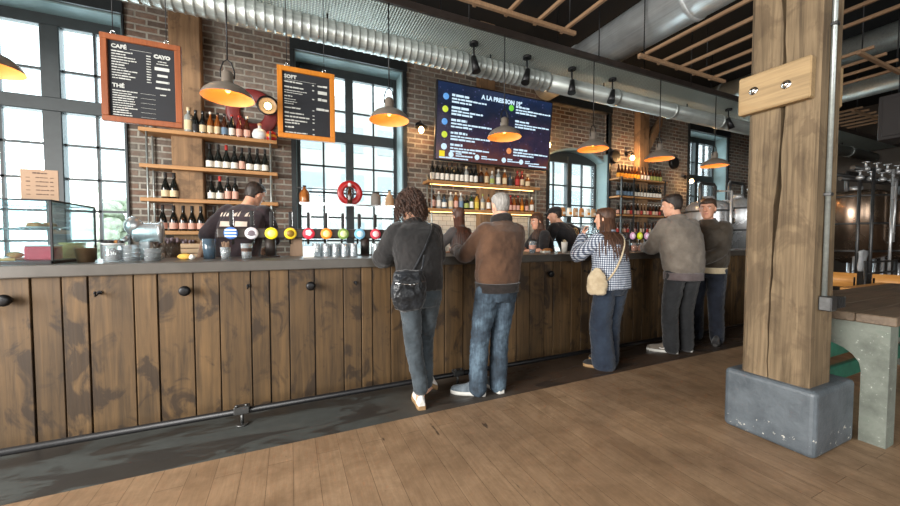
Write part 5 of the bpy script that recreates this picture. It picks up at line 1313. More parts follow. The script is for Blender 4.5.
class Person: pass
def person(label, loc, rz, H, group=None, **k):
    s = H / 1.75; lean = k.get('lean', (0, 0)); g = k.get('girth', 1.0)
    root = thing('person', label, 'person', loc, rz, group)
    P = Person(); P.root = root; P.s = s
    hipz = .515 * H; shz = .82 * H
    hs = k.get('hip_shift', (0, 0))
    def C(z):
        t = max(0, (z - hipz) / (shz - hipz)); f = t * t * .45 + t * .55
        return Vector((hs[0] + lean[0] * f, hs[1] + lean[1] * f, z))
    P.C = C
    tw = Matrix.Rotation(k.get('twist', 0), 3, 'Z')
    sw = k.get('shoulder', .178) * s
    S = {q: C(shz) + tw @ Vector((q * sw, 0, -.034 * s)) for q in (-1, 1)}
    neck = C(.852 * H); yaw, pitch, roll = k.get('head', (0, 0, 0))
    hc = C(.855 * H) + Vector((k.get('head_off', (0, .02))[0], k.get('head_off', (0, .02))[1], .118 * s - .01 + k.get('head_up', .03)))
    Rh = Matrix.Rotation(yaw, 3, 'Z') @ Matrix.Rotation(pitch, 3, 'X') @ Matrix.Rotation(roll, 3, 'Y')
    hsx = s * k.get('head_scale', 1.0)
    HP = lambda x, y, z: hc + Rh @ Vector((x, y, z)) * hsx
    P.HP = HP; P.hc = hc; P.Rh = Rh; P.hs = hsx
    # limbs
    arms = {}
    for q, nm in ((-1, 'L'), (1, 'R')):
        tgt, pole = k['arms'][nm]; E, Wp = ik(S[q], tgt, .295 * s, .262 * s, pole); arms[q] = (S[q], E, Wp)
    legs = {}
    for q, nm in ((-1, 'L'), (1, 'R')):
        ank, ty = k['legs'][nm][:2]; hp = Vector((hs[0] + q * .092 * s, hs[1], hipz - .015)); pole = hp + Vector((q * .1, 1.0, -.3))
        K, A = ik(hp, Vector(ank), (.412 * s), (.397 * s), pole); legs[q] = (hp, K, A, ty, k['legs'][nm][2] if len(k['legs'][nm]) > 2 else 0)
    P.S, P.arms, P.legs = S, arms, legs
    # ---- body
    mb = MB()
    mb.rings([sec(C(z * H), rx * s * g, ry * s * g) for z, rx, ry in ((.455, .11, .085), (.52, .145, .10), (.61, .122, .085), (.70, .138, .098), (.76, .152, .105), (.81, .145, .085), (.835, .10, .065), (.85, .062, .056))])
    nb = C(.83 * H); hb = HP(0, -.012, -.055); mb.tube([nb, nb.lerp(hb, .5), hb], [.062 * s, .055 * s, .056 * s], 16)
    mb.rings([[HP(hw * math.copysign(abs(math.cos(a)) ** .92, math.cos(a)), (yf + yb) / 2 + (yf - yb) / 2 * math.sin(a), z) for a in [j * 2 * PI / 32 for j in range(32)]] for z, hw, yf, yb in HEAD])
    mb.tube([HP(0, .088, .030), HP(0, .100, .004), HP(0, .112, -.018), HP(0, .100, -.028)], [.008 * hsx, .010 * hsx, .014 * hsx, .009 * hsx], 10)
    for q in (-1, 1):
        mb.ball(HP(q * .013, .096, -.022), .009 * hsx, u=8, v=6)
        mb.ball(HP(q * .032, .082, .030), .014 * hsx, (1.5, .8, .55), 10, 8, Rh.to_4x4())
        mb.ball(HP(q * .077, -.008, -.005), .031 * hsx, (.3, .62, 1), 12, 10, (Rh @ Matrix.Rotation(q * -.35, 3, 'Z')).to_4x4())
    mb.ball(HP(0, .090, -.05), .02 * hsx, (1.2, .5, .35), 10, 8, Rh.to_4x4()); mb.ball(HP(0, .088, -.062), .018 * hsx, (1.1, .5, .4), 10, 8, Rh.to_4x4())
    for q in (-1, 1):
        Sx, E, W = arms[q]; limb(mb, [Sx, E, W], [.052 * s, .04 * s, .027 * s])
        d = (W - E).normalized(); hk = k.get('hands', {}).get('L' if q < 0 else 'R', {})
        hd = Vector(hk.get('dir', d)); hn = Vector(hk.get('palm', (0, 0, -1)))
        hand(mb, W, hd, hn, s * 1.0, hk.get('curl', .55), q * hk.get('flip', 1))
        hp, K, A, ty, pt = legs[q]; limb(mb, [hp, K, A], [.082 * s, .052 * s, .037 * s])
        f = Vector((-math.sin(ty), math.cos(ty), 0)); limb(mb, [A + Vector((0, 0, -.03)), A + f * .13 * s + Vector((0, 0, -.045 * s))], [.036 * s, .03 * s], 10, 3)
    remesh(mb, .0062, 3).build('body', M[k.get('skin', 'skin')], root, True)
    # ---- eyes, brows, lips
    for q in (-1, 1):
        e = MB(); e.ball(HP(q * .031, .0768, .014), .0100 * hsx, u=12, v=8); eo = e.build('eye', M['eye_white'], root, True)
        e = MB(); e.ball(HP(q * .031, .0822, .014), .0060 * hsx, u=10, v=8); e.build('iris', M['eye_dark'], eo, True)
        e = MB(); e.tube([HP(q * .014, .095, .031), HP(q * .032, .094, .036), HP(q * .050, .082, .030)], [.003 * hsx, .0042 * hsx, .0025 * hsx], 6); e.build('eyebrow', M[k.get('hair_mat', 'hair_dark')], root, True)
    e = MB(); e.tube([HP(-.022, .088, -.056), HP(0, .099, -.055), HP(.022, .088, -.056)], [.003 * hsx, .006 * hsx, .003 * hsx], 8); e.build('lips', M['lip'], root, True)
    # ---- trousers
    tr = k['trousers']; mb = MB(); r = tr.get('r', (.098, .074, .066)); top = tr.get('top', .60)
    mb.rings([sec(C(z * H), rx * s * g, ry * s * g) for z, rx, ry in ((.455, .13, .105), (.50, .172, .125), (.55, .165, .118), (top, .145, .105))])
    for q in (-1, 1):
        hp, K, A, ty, pt = legs[q]; low = Vector((A.x, A.y - .012, max(tr.get('hem', .055), A.z - .03)))
        limb(mb, [hp, hp.lerp(K, .5), K, K.lerp(low, .55), low], [r[0] * s * g, (r[0] + r[1]) / 2 * s * g, r[1] * s, (r[1] + r[2]) / 2 * s, r[2] * s], 16, 4)
    wrinkle(wrinkle(remesh(mb, .0085, 3), tr.get('amp', .008), 9, 1, (1, 1, 1.9)), tr.get('amp', .008) * .5, 24, 2, (1, 1, 1.5)).build('trousers', M[tr['mat']], root, True)
    # ---- top
    tp = k['top']; mb = MB(); secs_ = tp['secs']
    for z, rx, ry in secs_: pass
    tor = [sec(C(z * H) + Vector((0, tp.get('dy', 0), 0)), rx * s, ry * s, 32, 2.35) for z, rx, ry in secs_]
    if tp.get('twist_rings', True) and k.get('twist'):
        tor2 = []
        for (z, rx, ry), rg in zip(secs_, tor):
            f = max(0, min(1, (z - .52) / .3)); mt = Matrix.Rotation(k['twist'] * f, 3, 'Z'); cc = C(z * H); tor2.append([tuple(cc + mt @ (Vector(p) - cc)) for p in rg])
        tor = tor2
    t0 = MB(); t0.rings(tor); P.bvh = BVHTree.FromBMesh(t0.bm); t0.bm.free()
    mb.rings(tor)
    cu = tp.get('sleeve', (.082, .068, .054)); full = tp.get('full', 1.0)
    for q in (-1, 1):
        Sx, E, W = arms[q]
        So = Sx + tw @ Vector((-q * .02 * s, 0, 0))
        if full >= 1: limb(mb, [So, Sx.lerp(E, .5), E, E.lerp(W, .55), E.lerp(W, .97)], [cu[0] * s, (cu[0] + cu[1]) / 2 * s, cu[1] * s, (cu[1] + cu[2]) / 2 * s, cu[2] * s], 16, 4)
        else: limb(mb, [So, Sx.lerp(E, full * .6), Sx.lerp(E, full)], [cu[0] * s, cu[0] * s * .97, cu[1] * s], 16, 4)
    if tp.get('collar'):
        ch = tp['collar']; nk = C(.84 * H); mb.tube([nk + Vector((0, 0, -.03)), nk + Vector((0, 0, ch * .5)), nk + Vector((0, .004, ch))], [.088 * s, .078 * s, .076 * s], 18)
    wrinkle(wrinkle(remesh(mb, .0085, 3), tp.get('amp', .009), 8, 5, (1, 1, .8)), tp.get('amp', .009) * .45, 21, 7).build(tp.get('name', 'jacket'), M[tp['mat']], root, True)
    P.top_bvh = BVHTree.FromPolygons([v.co for v in KIDS[root][-1].data.vertices], [tuple(f.vertices) for f in KIDS[root][-1].data.polygons])
    for b in tp.get('bands', ()):
        z0, z1, ex, mt, nm = b; q = MB(); zs = [z0 + (z1 - z0) * j / 4 for j in range(5)]
        def at(z):
            for a, c in zip(secs_[:-1], secs_[1:]):
                if z <= c[0]:
                    t = max(0, (z - a[0]) / (c[0] - a[0])); return a[1] + (c[1] - a[1]) * t, a[2] + (c[2] - a[2]) * t
            return secs_[-1][1:]
        q.rings([sec(C(z * H), (at(z)[0] + ex) * s, (at(z)[1] + ex) * s, 32, 2.35) for z in zs]); q.build(nm, M[mt], root, True)
    if tp.get('collar_mat'):
        nk = C(.838 * H); q = MB(); pts = [nk + Matrix.Rotation(k.get('twist', 0), 3, 'Z') @ Vector((.088 * s * math.cos(a), .078 * s * math.sin(a) + .0, .016 + tp.get('collar_h', .035) * (.5 - .5 * math.sin(a)))) for a in [j * 2 * PI / 28 for j in range(28)]]
        q.tube(pts, [(.034 * s, .015 * s)] * 28, 10, closed=True, up=(0, 0, 1)); wrinkle(q, .003, 20, 1).build('collar', M[tp['collar_mat']], root, True)
    # ---- shoes
    sh = k['shoes']
    for q in (-1, 1):
        hp, K, A, ty, pt = legs[q]; f = Vector((-math.sin(ty), math.cos(ty), 0)); lt = Vector((math.cos(ty), math.sin(ty), 0)); L = sh.get('len', .285) * s
        base = A + Vector((0, 0, -A.z)) ; up = Vector((0, 0, 1))
        if pt: # heel lifted: turn about the toe
            rot = Matrix.Rotation(-pt, 3, lt); f2 = rot @ f; up2 = rot @ up; toe = base + f * (L * .72); org = toe - f2 * L * .95; f, up = f2, up2
        else: org = base - f * L * .24
        def ring(u, wsc, z0, h, n=18):
            ws = [(0, .024), (.05, .033), (.2, .037), (.4, .036), (.65, .048), (.85, .043), (.95, .03), (1, .014)]
            for a, b in zip(ws[:-1], ws[1:]):
                if u <= b[0]: w = a[1] + (b[1] - a[1]) * (u - a[0]) / (b[0] - a[0]); break
            w *= s * wsc; out = []
            for j in range(n):
                a = 2 * PI * j / n; cz = math.sin(a); zz = z0 + (h * max(0, cz) ** .7 if cz > 0 else h * .0) - (.004 if cz < 0 else 0)
                out.append(org + f * (u * L) + lt * (w * math.cos(a) * (1 - .25 * max(0, cz))) + up * zz)
            return out
        us = [0, .04, .12, .22, .34, .46, .58, .70, .82, .92, .98, 1]
        hh = [.055, .075, .09, .098, .095, .08, .062, .052, .046, .038, .026, .012]
        m = MB(); m.rings([ring(u, .96, .026, h * s) for u, h in zip(us, hh)]); up_o = m.build('shoe', M[sh['mat']], root, True)
        m = MB(); m.rings([[org + f * (u * L * 1.02 - .004) + lt * (w * math.cos(a)) + up * (.0 if math.sin(a) < 0 else .03) for a in [(j + .5) * 2 * PI / 4 for j in range(4)]] for u, w in [(u, abs((ring(u, 1.06, 0, .01)[0] - (org + f * (u * L))).dot(lt)) * 1.414) for u in us]]); m.build('sole', M[sh['sole']], up_o, True)
        if sh.get('stripe'):
            m = MB()
            for sd in (-1, 1):
                for e in range(sh.get('nstripe', 1)):
                    pts = []
                    for j in range(7):
                        u = (.34 + .07 * e + .012 * j) if sh.get('nstripe', 1) > 1 else (.18 + .07 * j); rg = ring(u, 1.0, .026, .001); w = (rg[0] - (org + f * (u * L))).dot(lt)
                        zz = (.030 + .0085 * j) if sh.get('nstripe', 1) > 1 else (.058 + .012 * math.sin(j * 1.0))
                        pts.append(org + f * (u * L) + lt * (sd * (w * (1.0 - .10 * (zz - .03) / .05)) ) + up * zz)
                    m.tube(pts, [.0055 * s] * 7, 6)
            m.build('shoe_stripe', M[sh['stripe']], up_o, True)
    return P

def hair_cap(P, mat, thick=.012, hl=lambda y: .062 if y > .05 else (.062 - (.05 - y) * .9 if y > -.03 else -.055), rough=.004, name='hair', topk=1.0, seed=0):
    m = MB(); secs = []
    for i in range(30):
        z = -.112 + .23 * i / 29; hw, yf, yb = head_at(z); rg = []
        for j in range(48):
            a = 2 * PI * j / 48; x = hw * math.cos(a); y = (yf + yb) / 2 + (yf - yb) / 2 * math.sin(a)
            kp = max(0, min(1, (z - hl(y)) / .018 + .5)); kp = kp * kp * (3 - 2 * kp)
            nz = noise.noise(Vector((x * 30 + seed, y * 30, z * 18))) * rough + noise.noise(Vector((x * 90, y * 90 + seed, z * 40))) * rough * .5
            c = Vector((0, -.005, .0)); d = Vector((x, y, z)) - c; r = d.length; d /= r
            tk = thick * (topk if z > .07 else 1.0)
            rr = r + (tk + nz) * kp - .012 * (1 - kp)
            rg.append(P.HP(*(c + d * rr)))
        secs.append(rg)
    secs = secs[:-1] + [[P.hc + P.Rh @ Vector((0, -.006, .118 + thick * .9)) * P.hs + (Vector(q) - P.hc) * .0005 for q in secs[-1]]]
    m.rings(secs); return m.build(name, M[mat], P.root, True)
def strands(P, mat, n, length, r=.005, curl=0.0, vol=.02, zmin=-.03, seed=1, front=.03, down=1.0, back=0.35, name='hair', floor=None, up=0.0):
    """locks rooted on the scalp that fall over the head and the shoulders"""
    rnd = random.Random(seed); m = MB()
    for i in range(n):
        while True:
            d = Vector((rnd.gauss(0, 1), rnd.gauss(0, 1), rnd.gauss(0, 1))).normalized()
            z = d.z * .115
            if z < zmin: continue
            hw, yf, yb = head_at(z); ll = math.hypot(d.x, d.y) or 1
            p = Vector((hw * d.x / ll, (yf + yb) / 2 + (yf - yb) / 2 * d.y / ll, z))
            if p.y > front and z < .075: continue
            break
        pts = []; L = length * rnd.uniform(.75, 1.1); ns = 12; v = p.normalized() * .6 + Vector((0, -back, up)); ph = rnd.uniform(0, 6.28)
        q = P.HP(*p)
        for k in range(ns):
            t = k / (ns - 1); pts.append(q + Vector((math.cos(ph + t * curl * 6.28), math.sin(ph + t * curl * 6.28), .6 * math.sin(ph * 2 + t * curl * 6.28))) * (.016 if curl > 1 else .006) * t ** .5)
            dirw = (P.Rh @ v).normalized(); q = q + dirw * L / ns
            v = v * .62 + (P.Rh.inverted() @ Vector((0, 0, -down))) * .5
            lp = P.Rh.inverted() @ (q - P.hc) / P.hs; e = Vector((lp.x / (.078 + vol), (lp.y + .003) / (.098 + vol), lp.z / (.122 + vol)))
            if e.length < 1: lp = Vector((lp.x, lp.y, lp.z)) / e.length; q = P.HP(*lp)
            if floor is not None:
                wq = q; h = P.bvh.find_nearest(wq)
                if h[0] is not None and (wq - h[0]).dot(h[1]) < .012: q = h[0] + h[1] * .014
        rs = [r * (1.0 - .65 * (k / (ns - 1)) ** 2) for k in range(ns)]
        m.tube(pts, rs, 6)
    return m.build(name, M[mat], P.root, True)
def strap_loop(P, a, b, n=48, off=.006):
    """closed loop around the torso through the points a (shoulder) and b (opposite hip)"""
    a, b = Vector(a), Vector(b); c = (a + b) / 2; e1 = (a - b).normalized(); e2 = Vector((0, 1, 0)); e2 = (e2 - e1 * e2.dot(e1)).normalized(); hl = (a - b).length / 2; pts = []
    for k in range(n):
        t = 2 * PI * k / n; d = e1 * math.cos(t) * hl * 1.6 + e2 * math.sin(t) * .5; o = c + d
        h = P.bvh.ray_cast(o, -d.normalized(), 2.0)
        h2 = P.top_bvh.ray_cast(o, -d.normalized(), 2.0)
        if h[0] is not None and h2[0] is not None and (h2[0] - h[0]).length < .05: h = (h2[0], h[1])
        pts.append((h[0] + h[1] * off) if h[0] is not None else c + e1 * math.cos(t) * hl + e2 * math.sin(t) * .14)
    for _ in range(2): pts = [(pts[i - 1] + pts[i] * 2 + pts[(i + 1) % n]) / 4 for i in range(n)]
    return pts
def place(P, pts): 
    m = WM[P.root]; return [m @ Vector(p) for p in pts]
# ------------------------------------------------------------------ customer with curly hair and shoulder bag
P = person('person with dark curly hair in a loose black shirt leaning on the bar', (.97, 2.72, 0), 0, 1.74,
    lean=(-.02, .08), hip_shift=(0, 0), head=(.15, -.12, 0), head_off=(-.015, .045), head_up=.02, girth=.95,
    arms={'L': ((-.16, .48, 1.235), (-.62, -.12, .5)), 'R': ((.15, .48, 1.235), (.62, -.12, .5))},
    legs={'L': ((-.035, -.085, .085), -.15), 'R': ((.045, .02, .11), -.75, .55)},
    trousers=dict(mat='washed_black', r=(.094, .068, .056), amp=.010, hem=.15),
    top=dict(mat='black_cotton', name='shirt', secs=((.535, .178, .135), (.58, .185, .145), (.65, .19, .15), (.72, .20, .155), (.78, .205, .15), (.815, .19, .125), (.838, .13, .09), (.855, .075, .07)), sleeve=(.080, .088, .066), amp=.014, collar=.035),
    shoes=dict(mat='white_leather', sole='gum_sole', len=.275))
hair_cap(P, 'hair_curly', .02, rough=.012)
strands(P, 'hair_curly', 380, .12, .0046, 2.2, .03, -.05, 3, .045, .7, .1, 'curls', up=.5)
PB = P
pts = strap_loop(P, (.10, .02, 1.46), (-.17, -.02, .98), off=.014)
sb = thing('shoulder_bag', 'shiny black shoulder bag on the hip of the curly haired person', 'bag', tuple(WM[P.root] @ Vector((-.165, -.19, .81))))
m = MB(); m.tube(place(P, pts), [(.016, .005)] * len(pts), 8, closed=True, up=(0, -1, 0)); m.build('strap', M['black_leather'], sb)
m = MB(); c = WM[P.root] @ Vector((-.165, -.20, .975))
m.rings([[(c.x + w * math.copysign(abs(math.cos(a)) ** .8, math.cos(a)) - .01 * z, c.y + d * math.sin(a), c.z + z) for a in [k * 2 * PI / 24 for k in range(24)]] for w, d, z in ((.04, .03, -.165), (.10, .06, -.15), (.128, .075, -.07), (.13, .072, .0), (.12, .06, .075), (.10, .035, .115), (.05, .015, .125))])
q = remesh(m, .007, 2); wrinkle(wrinkle(q, .016, 13, 4), .008, 30, 3).build('bag_body', M['black_leather'], sb)
m = MB(); m.tube([(c.x - .115, c.y - .05, c.z + .045), (c.x, c.y - .075, c.z + .03), (c.x + .115, c.y - .05, c.z + .05)], .004, 6); m.build('zip', M['chrome'], sb)
m = MB()
m.tube([c + Vector(v) for v in ((.09, .0, .10), (.115, .01, .16), (.13, .02, .24))], .009, 8); m.build('strap_end', M['black_leather'], sb)

# ------------------------------------------------------------------ man in tan jacket
P = person('person with short grey hair in a tan jacket with dark collar and blue jeans', (1.60, 2.66, 0), 0, 1.76,
    lean=(.09, .08), hip_shift=(.06, 0), head=(-.05, -.05, 0), head_off=(.01, .04), girth=1.05,
    arms={'L': ((-.10, .50, 1.235), (-.42, -.1, .5)), 'R': ((.36, .50, 1.235), (.80, -.1, .5))},
    legs={'L': ((-.15, -.02, .085), .95), 'R': ((.05, -.02, .085), .05)},
    trousers=dict(mat='blue_denim', r=(.10, .078, .072), amp=.012),
    top=dict(mat='tan_canvas', secs=((.535, .168, .132), (.56, .19, .152), (.60, .198, .16), (.68, .205, .16), (.75, .212, .16), (.795, .21, .145), (.822, .175, .115), (.84, .115, .09), (.855, .08, .075)), sleeve=(.080, .076, .06), amp=.012,
        bands=((.50, .545, .024, 'dark_cord', 'waistband'),), collar_mat='dark_cord', collar_h=.05),
    shoes=dict(mat='grey_mesh', sole='white_sole', len=.30), hair_mat='hair_grey')
hair_cap(P, 'hair_grey', .007, rough=.003)
m = MB()
for sx in (-1, 1):
    for k in range(1):
        a = P.S[sx]; e = P.arms[sx][1]
        m.tube([a + Vector((-sx * .085, -.112, -.045)), a + Vector((-sx * .05, -.112, -.13)), a + Vector((-sx * .03, -.112, -.26))], [(.004, .006)] * 3, 6)
m.build('seam', M['dark_cord'], P.root, True)

# ------------------------------------------------------------------ woman in checked shirt
P = person('person with long brown hair in a navy checked shirt and wide navy trousers', (3.11, 2.68, 0), .0, 1.66,
    lean=(.0, .05), hip_shift=(-.03, 0), head=(.45, -.05, 0), head_off=(-.01, .03), girth=1.0,
    arms={'L': ((-.17, .27, 1.36), (-.50, .15, .75)), 'R': ((.12, .47, 1.235), (.62, -.1, .5))},
    hands={'L': dict(dir=(.25, .1, 1), palm=(.7, -.6, .1), curl=.7)},
    legs={'L': ((-.16, -.02, .08), .75), 'R': ((-.02, .06, .08), .3)},
    trousers=dict(mat='navy_wool', r=(.108, .112, .118), amp=.010, hem=.04),
    top=dict(mat='gingham', name='shirt', secs=((.50, .215, .165), (.55, .212, .165), (.63, .205, .16), (.70, .202, .158), (.76, .205, .15), (.80, .195, .13), (.83, .14, .10), (.855, .075, .07)), sleeve=(.078, .08, .058), amp=.010, collar=.03),
    shoes=dict(mat='black_suede', sole='gum_sole', len=.265, stripe='white_leather', nstripe=3), hair_mat='hair_brown')
hair_cap(P, 'hair_brown', .016, rough=.006)
strands(P, 'hair_brown', 270, .40, .009, .8, .02, -.02, 5, .03, 1.0, .3, 'hair_locks', floor=True)
tb_ = thing('tote_bag', 'small beige bag on a long strap at the hip of the checked shirt', 'bag', tuple(WM[P.root] @ Vector((-.30, -.06, .78))))
pts = strap_loop(P, (.105, .0, 1.42), (-.20, .0, .92), off=.012)
m = MB(); m.tube(place(P, pts), [(.019, .005)] * len(pts), 8, closed=True, up=(0, -1, 0)); m.build('strap', M['canvas_beige'], tb_)
c = WM[P.root] @ Vector((-.30, -.06, .90)); m = MB(); R_ = Matrix.Rotation(.9, 3, 'Z')
m.rings([[c + R_ @ Vector((d * math.cos(a), w * math.copysign(abs(math.sin(a)) ** .8, math.sin(a)), z)) for a in [k * 2 * PI / 24 for k in range(24)]] for w, d, z in ((.06, .02, -.12), (.085, .04, -.105), (.10, .045, -.02), (.085, .03, .06), (.045, .014, .12), (.02, .008, .15))])
wrinkle(remesh(m, .007, 2), .010, 18, 4).build('bag_body', M['canvas_beige'], tb_)
WD = WM[P.root]; ha = P.arms[-1][2]
t = thing('drinking_glass', 'clear glass held to the mouth by the person in the checked shirt', 'glass', tuple(WD @ (ha + Vector((.045, .055, .03)))))
m = MB(); m.lathe([(.026, 0), (.033, .10), (.031, .10), (.024, .006), (0, .006)], (0, 0, 0), 20, Matrix.Rotation(.35, 4, 'X'), cap=False); m.build('glass_body', M['clear_glass'], t, True)

# ------------------------------------------------------------------ tall man in grey jacket
P = person('tall person with short dark hair in a grey brown jacket leaning over the bar', (4.23, 2.66, 0), -.28, 1.87,
    lean=(-.03, .07), head=(.62, -.16, 0), head_off=(-.005, .07), girth=1.02,
    arms={'L': ((-.12, .50, 1.235), (-.5, -.1, .6)), 'R': ((.06, .52, 1.235), (.70, -.1, .55))},
    hands={'L': dict(palm=(1, 0, -.3), curl=.8), 'R': dict(palm=(-1, 0, -.3), curl=.8)},
    legs={'L': ((-.15, .0, .09), .95), 'R': ((.08, .04, .09), .75)},
    trousers=dict(mat='charcoal', r=(.102, .082, .075), amp=.009),
    top=dict(mat='grey_suede', secs=((.505, .175, .14), (.53, .20, .16), (.58, .212, .17), (.66, .22, .175), (.74, .222, .17), (.79, .215, .15), (.82, .175, .12), (.84, .11, .09), (.857, .078, .075)), sleeve=(.086, .084, .062), amp=.013, collar=.045,
        bands=((.462, .508, .022, 'mauve_knit', 'shirt_hem'),)),
    shoes=dict(mat='grey_suede', sole='white_sole', len=.30, stripe='white_leather'), hair_mat='hair_dark', skin='skin')
hair_cap(P, 'hair_dark', .014, rough=.006, topk=1.35)

# ------------------------------------------------------------------ man in olive jacket, turned to the room
P = person('person with brown hair in an olive jacket turned towards the room, hands in front', (5.02, 2.84, 0), 1.75, 1.86,
    lean=(.0, .03), head=(.15, -.10, 0), girth=1.05,
    arms={'L': ((-.02, .30, 1.06), (-.6, -.3, .5)), 'R': ((.06, .30, 1.10), (.6, -.3, .5))},
    legs={'L': ((-.12, .0, .085), .25), 'R': ((.11, .03, .085), -.2)},
    trousers=dict(mat='dark_denim', r=(.10, .08, .075), amp=.009),
    top=dict(mat='olive_waxed', secs=((.52, .18, .145), (.56, .205, .165), (.64, .212, .17), (.72, .218, .17), (.78, .212, .15), (.815, .175, .12), (.838, .11, .09), (.855, .08, .075)), sleeve=(.084, .08, .062), amp=.012, collar=.04,
        bands=((.485, .525, .014, 'canvas_beige', 'shirt_hem'),)),
    shoes=dict(mat='black_suede', sole='dark_sole', len=.30), hair_mat='hair_mid', skin='skin_warm')
hair_cap(P, 'hair_mid', .016, rough=.007, topk=1.3)

# ------------------------------------------------------------------ staff behind the bar
P = person('person with short dark hair in dark lettered shirt bent over behind the left taps', (-.50, 4.20, .12), -.22, 1.86,
    lean=(.05, .15), head=(-.55, -.40, .1), head_off=(.05, .07), head_up=.0, girth=1.05,
    arms={'L': ((-.40, .16, 1.02), (-.75, -.05, .4)), 'R': ((.16, .48, 1.12), (.7, .0, .5))},
    legs={'L': ((-.12, .0, .085), .1), 'R': ((.12, .0, .085), -.1)},
    trousers=dict(mat='charcoal'), 
    top=dict(mat='plum_tee', name='tee_shirt', secs=((.50, .19, .145), (.58, .19, .15), (.66, .198, .155), (.74, .208, .155), (.79, .205, .135), (.82, .17, .105), (.84, .11, .08), (.852, .07, .065)), sleeve=(.088, .078, .05), amp=.010, full=.9),
    shoes=dict(mat='black_suede', sole='dark_sole'), hair_mat='hair_dark', skin='skin')
hair_cap(P, 'hair_dark', .012, rough=.005)
def back_print(P, body, size, z, mat, name, y=-.4, x0=0.0, up=0.0):
    """lettering laid on the back of a shirt"""
    b = text_bm(body, size, .0, 'CENTER', .004); bmesh.ops.triangulate(b, faces=b.faces[:])
    bmesh.ops.subdivide_edges(b, edges=b.edges[:], cuts=2)
    for v in b.verts:
        h = P.top_bvh.ray_cast(Vector((v.co.x + x0, y - .4, z + v.co.z)), Vector((0, 1, 0)), 2)
        v.co = (h[0] + Vector((0, -.004, 0))) if h[0] is not None else Vector((v.co.x, -.2, z + v.co.z))
    m = MB(); m.merge(b); return m.build(name, M[mat], P.root, True)
plain('print_cream', lin(206, 190, 176), .8); plain('print_gold', lin(196, 176, 130), .8)
def back_patch(P, poly, z, mat, name, x0=0.0):
    m = MB(); vs = []
    b = bmesh.new(); f = b.faces.new([b.verts.new((x, 0, zz)) for x, zz in poly]); bmesh.ops.triangulate(b, faces=b.faces[:]); bmesh.ops.subdivide_edges(b, edges=b.edges[:], cuts=6, use_grid_fill=True)
    for v in b.verts:
        h = P.top_bvh.ray_cast(Vector((v.co.x + x0, -.9, z + v.co.z)), Vector((0, 1, 0)), 2)
        v.co = (h[0] + Vector((0, -.004, 0))) if h[0] is not None else Vector((v.co.x, -.2, z + v.co.z))
    m.merge(b); return m.build(name, M[mat], P.root, True)
r = random.Random(3)
xx = -.15
for k in range(9):
    w = r.uniform(.02, .035)
    if k not in (3, 6): back_patch(P, [(xx, 0), (xx + w * .8, .0), (xx + w, .045 + r.uniform(-.01, .015)), (xx + .01, .035)], 1.45, 'print_cream', 'shirt_print')
    xx += .035
for x0, x1 in ((-.13, -.02), (.02, .13)): back_patch(P, [(x0, 0), (x1, 0), (x1, .05), (x0, .055)], 1.345, 'print_cream', 'shirt_print')

P = person('person with long straight auburn hair in a grey sweater behind the bar', (2.12, 4.25, .12), .35, 1.64,
    lean=(.0, .06), head=(-.2, -.15, 0), girth=.92, shoulder=.16,
    arms={'L': ((-.14, .36, 1.05), (-1.0, -.2, .9)), 'R': ((.14, .36, 1.05), (1.0, -.2, .9))},
    legs={'L': ((-.09, .0, .085), .1), 'R': ((.09, .0, .085), -.1)},
    trousers=dict(mat='charcoal'),
    top=dict(mat='grey_knit', name='sweater', secs=((.50, .175, .135), (.60, .165, .13), (.68, .172, .135), (.75, .18, .135), (.80, .17, .115), (.83, .12, .085), (.852, .07, .065)), sleeve=(.076, .066, .052), amp=.007, collar=.02),
    shoes=dict(mat='black_suede', sole='dark_sole'), hair_mat='hair_auburn')
hair_cap(P, 'hair_auburn', .014, rough=.003, hl=lambda y: .066 if y > .05 else (.066 - (.05 - y) * 1.4 if y > -.02 else -.09))
strands(P, 'hair_auburn', 230, .42, .008, .2, .012, -.02, 8, .03, 1.0, .2, 'hair_locks', floor=True)

P = person('person behind the bar in black cap and black shirt with round pale back emblem', (4.06, 4.24, .12), .15, 1.74,
    lean=(-.20, .10), head=(.7, -.20, 0), head_off=(-.03, .05), head_up=.0, girth=1.0,
    arms={'L': ((-.22, .42, 1.06), (-1.0, -.1, .8)), 'R': ((.36, .10, 1.06), (1.1, -.1, 1.0))},
    legs={'L': ((-.12, .0, .085), .1), 'R': ((.12, .0, .085), -.1)},
    trousers=dict(mat='charcoal'),
    top=dict(mat='black_tee', name='tee_shirt', secs=((.50, .185, .14), (.58, .185, .145), (.66, .19, .15), (.74, .20, .15), (.79, .198, .13), (.82, .165, .10), (.84, .10, .08), (.852, .068, .062)), sleeve=(.088, .08, .05), amp=.009, full=.8),
    shoes=dict(mat='black_suede', sole='dark_sole'), hair_mat='hair_dark', skin='skin')
hair_cap(P, 'hair_dark', .012, rough=.004)
m = MB(); secs = []
for i in range(12):
    z = .03 + .10 * i / 11; hw, yf, yb = head_at(min(z - .004, .117)); kk = 1.0 if z < .118 else max(.05, 1 - (z - .118) / .016)
    secs.append([P.HP((hw + .02) * kk * math.cos(a), ((yf + yb) / 2 + ((yf - yb) / 2 + .02) * math.sin(a)) * kk, z + .012) for a in [j * 2 * PI / 32 for j in range(32)]])
m.rings(secs); cp = m.build('cap', M['black_tee'], P.root, True)
m = MB(); m.rings([[P.HP(x, .085 + y, .052 + z - 1.6 * x * x) for x, z in ((-.068 * w, 0), (0, .012), (.068 * w, 0), (.068 * w, -.006), (0, .006), (-.068 * w, -.006))] for y, w in ((0, 1), (.03, 1), (.055, .85), (.07, .5))]); m.build('brim', M['black_tee'], cp, True)
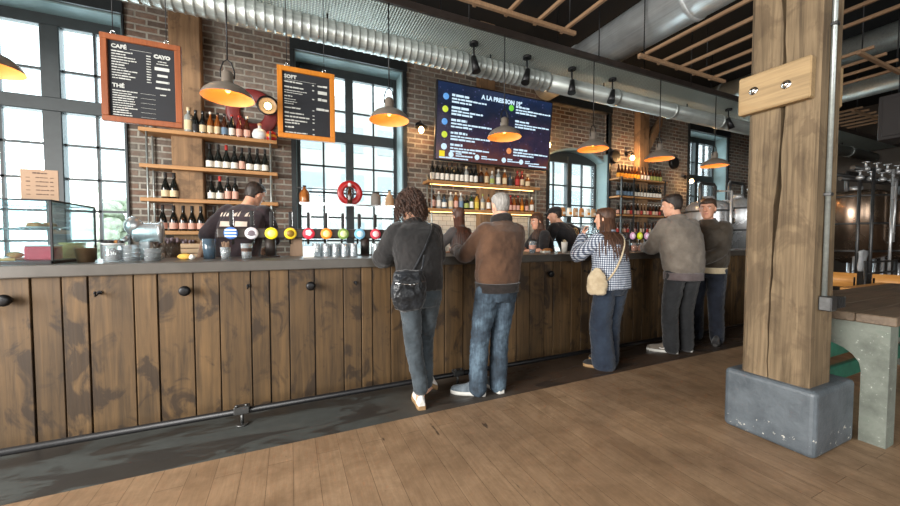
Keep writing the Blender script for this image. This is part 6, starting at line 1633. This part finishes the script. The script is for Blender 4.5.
back_patch(P, [(.075 * math.cos(a), .075 * math.sin(a)) for a in [k * 2 * PI / 22 for k in range(22)]], 1.33, 'print_gold', 'back_emblem', .01)
def front_mark(P, poly, z, mat, dy, x0=.01):
    o = back_patch(P, poly, z, mat, 'emblem_mark', x0)
    for v in o.data.vertices: v.co.y -= dy
back_n = [(.058 * math.cos(a), .058 * math.sin(a)) for a in [k * 2 * PI / 22 for k in range(22)]]
front_mark(P, back_n, 1.33, 'black_tee', .005)
front_mark(P, [(.036 * math.cos(a), .042 * math.sin(a) + .004) for a in [k * 2 * PI / 18 for k in range(18)]], 1.33, 'print_gold', .010)
for sx in (-.015, .017): front_mark(P, [(sx + .008 * math.cos(a), .008 * math.sin(a) + .006) for a in [k * 2 * PI / 10 for k in range(10)]], 1.33, 'black_tee', .015)
front_mark(P, [(-.018, -.024), (.018, -.024), (.014, -.016), (-.014, -.016)], 1.33, 'black_tee', .015)

P = person('person with brown hair in a dark top facing left beside the black cap', (3.40, 4.10, .12), 1.35, 1.60,
    lean=(.0, .10), head=(.15, -.18, 0), head_off=(0, .04), head_up=.01, girth=.95, shoulder=.165,
    arms={'L': ((-.10, .36, 1.06), (-1.0, -.2, .8)), 'R': ((.14, .36, 1.06), (1.0, -.2, .8))},
    legs={'L': ((-.09, .0, .085), .1), 'R': ((.09, .0, .085), -.1)},
    trousers=dict(mat='charcoal'),
    top=dict(mat='black_tee', name='tee_shirt', secs=((.50, .18, .14), (.60, .168, .135), (.68, .175, .145), (.75, .182, .145), (.80, .17, .115), (.83, .12, .085), (.852, .07, .065)), sleeve=(.078, .068, .052), amp=.008, full=.8),
    shoes=dict(mat='black_suede', sole='dark_sole'), hair_mat='hair_brown', skin='skin_warm')
hair_cap(P, 'hair_brown', .02, rough=.006, hl=lambda y: .06 if y > .05 else (.06 - (.05 - y) * 1.2 if y > -.02 else -.085))
strands(P, 'hair_brown', 150, .22, .008, .5, .022, -.02, 9, .03, 1.0, .5, 'hair_locks', floor=True)
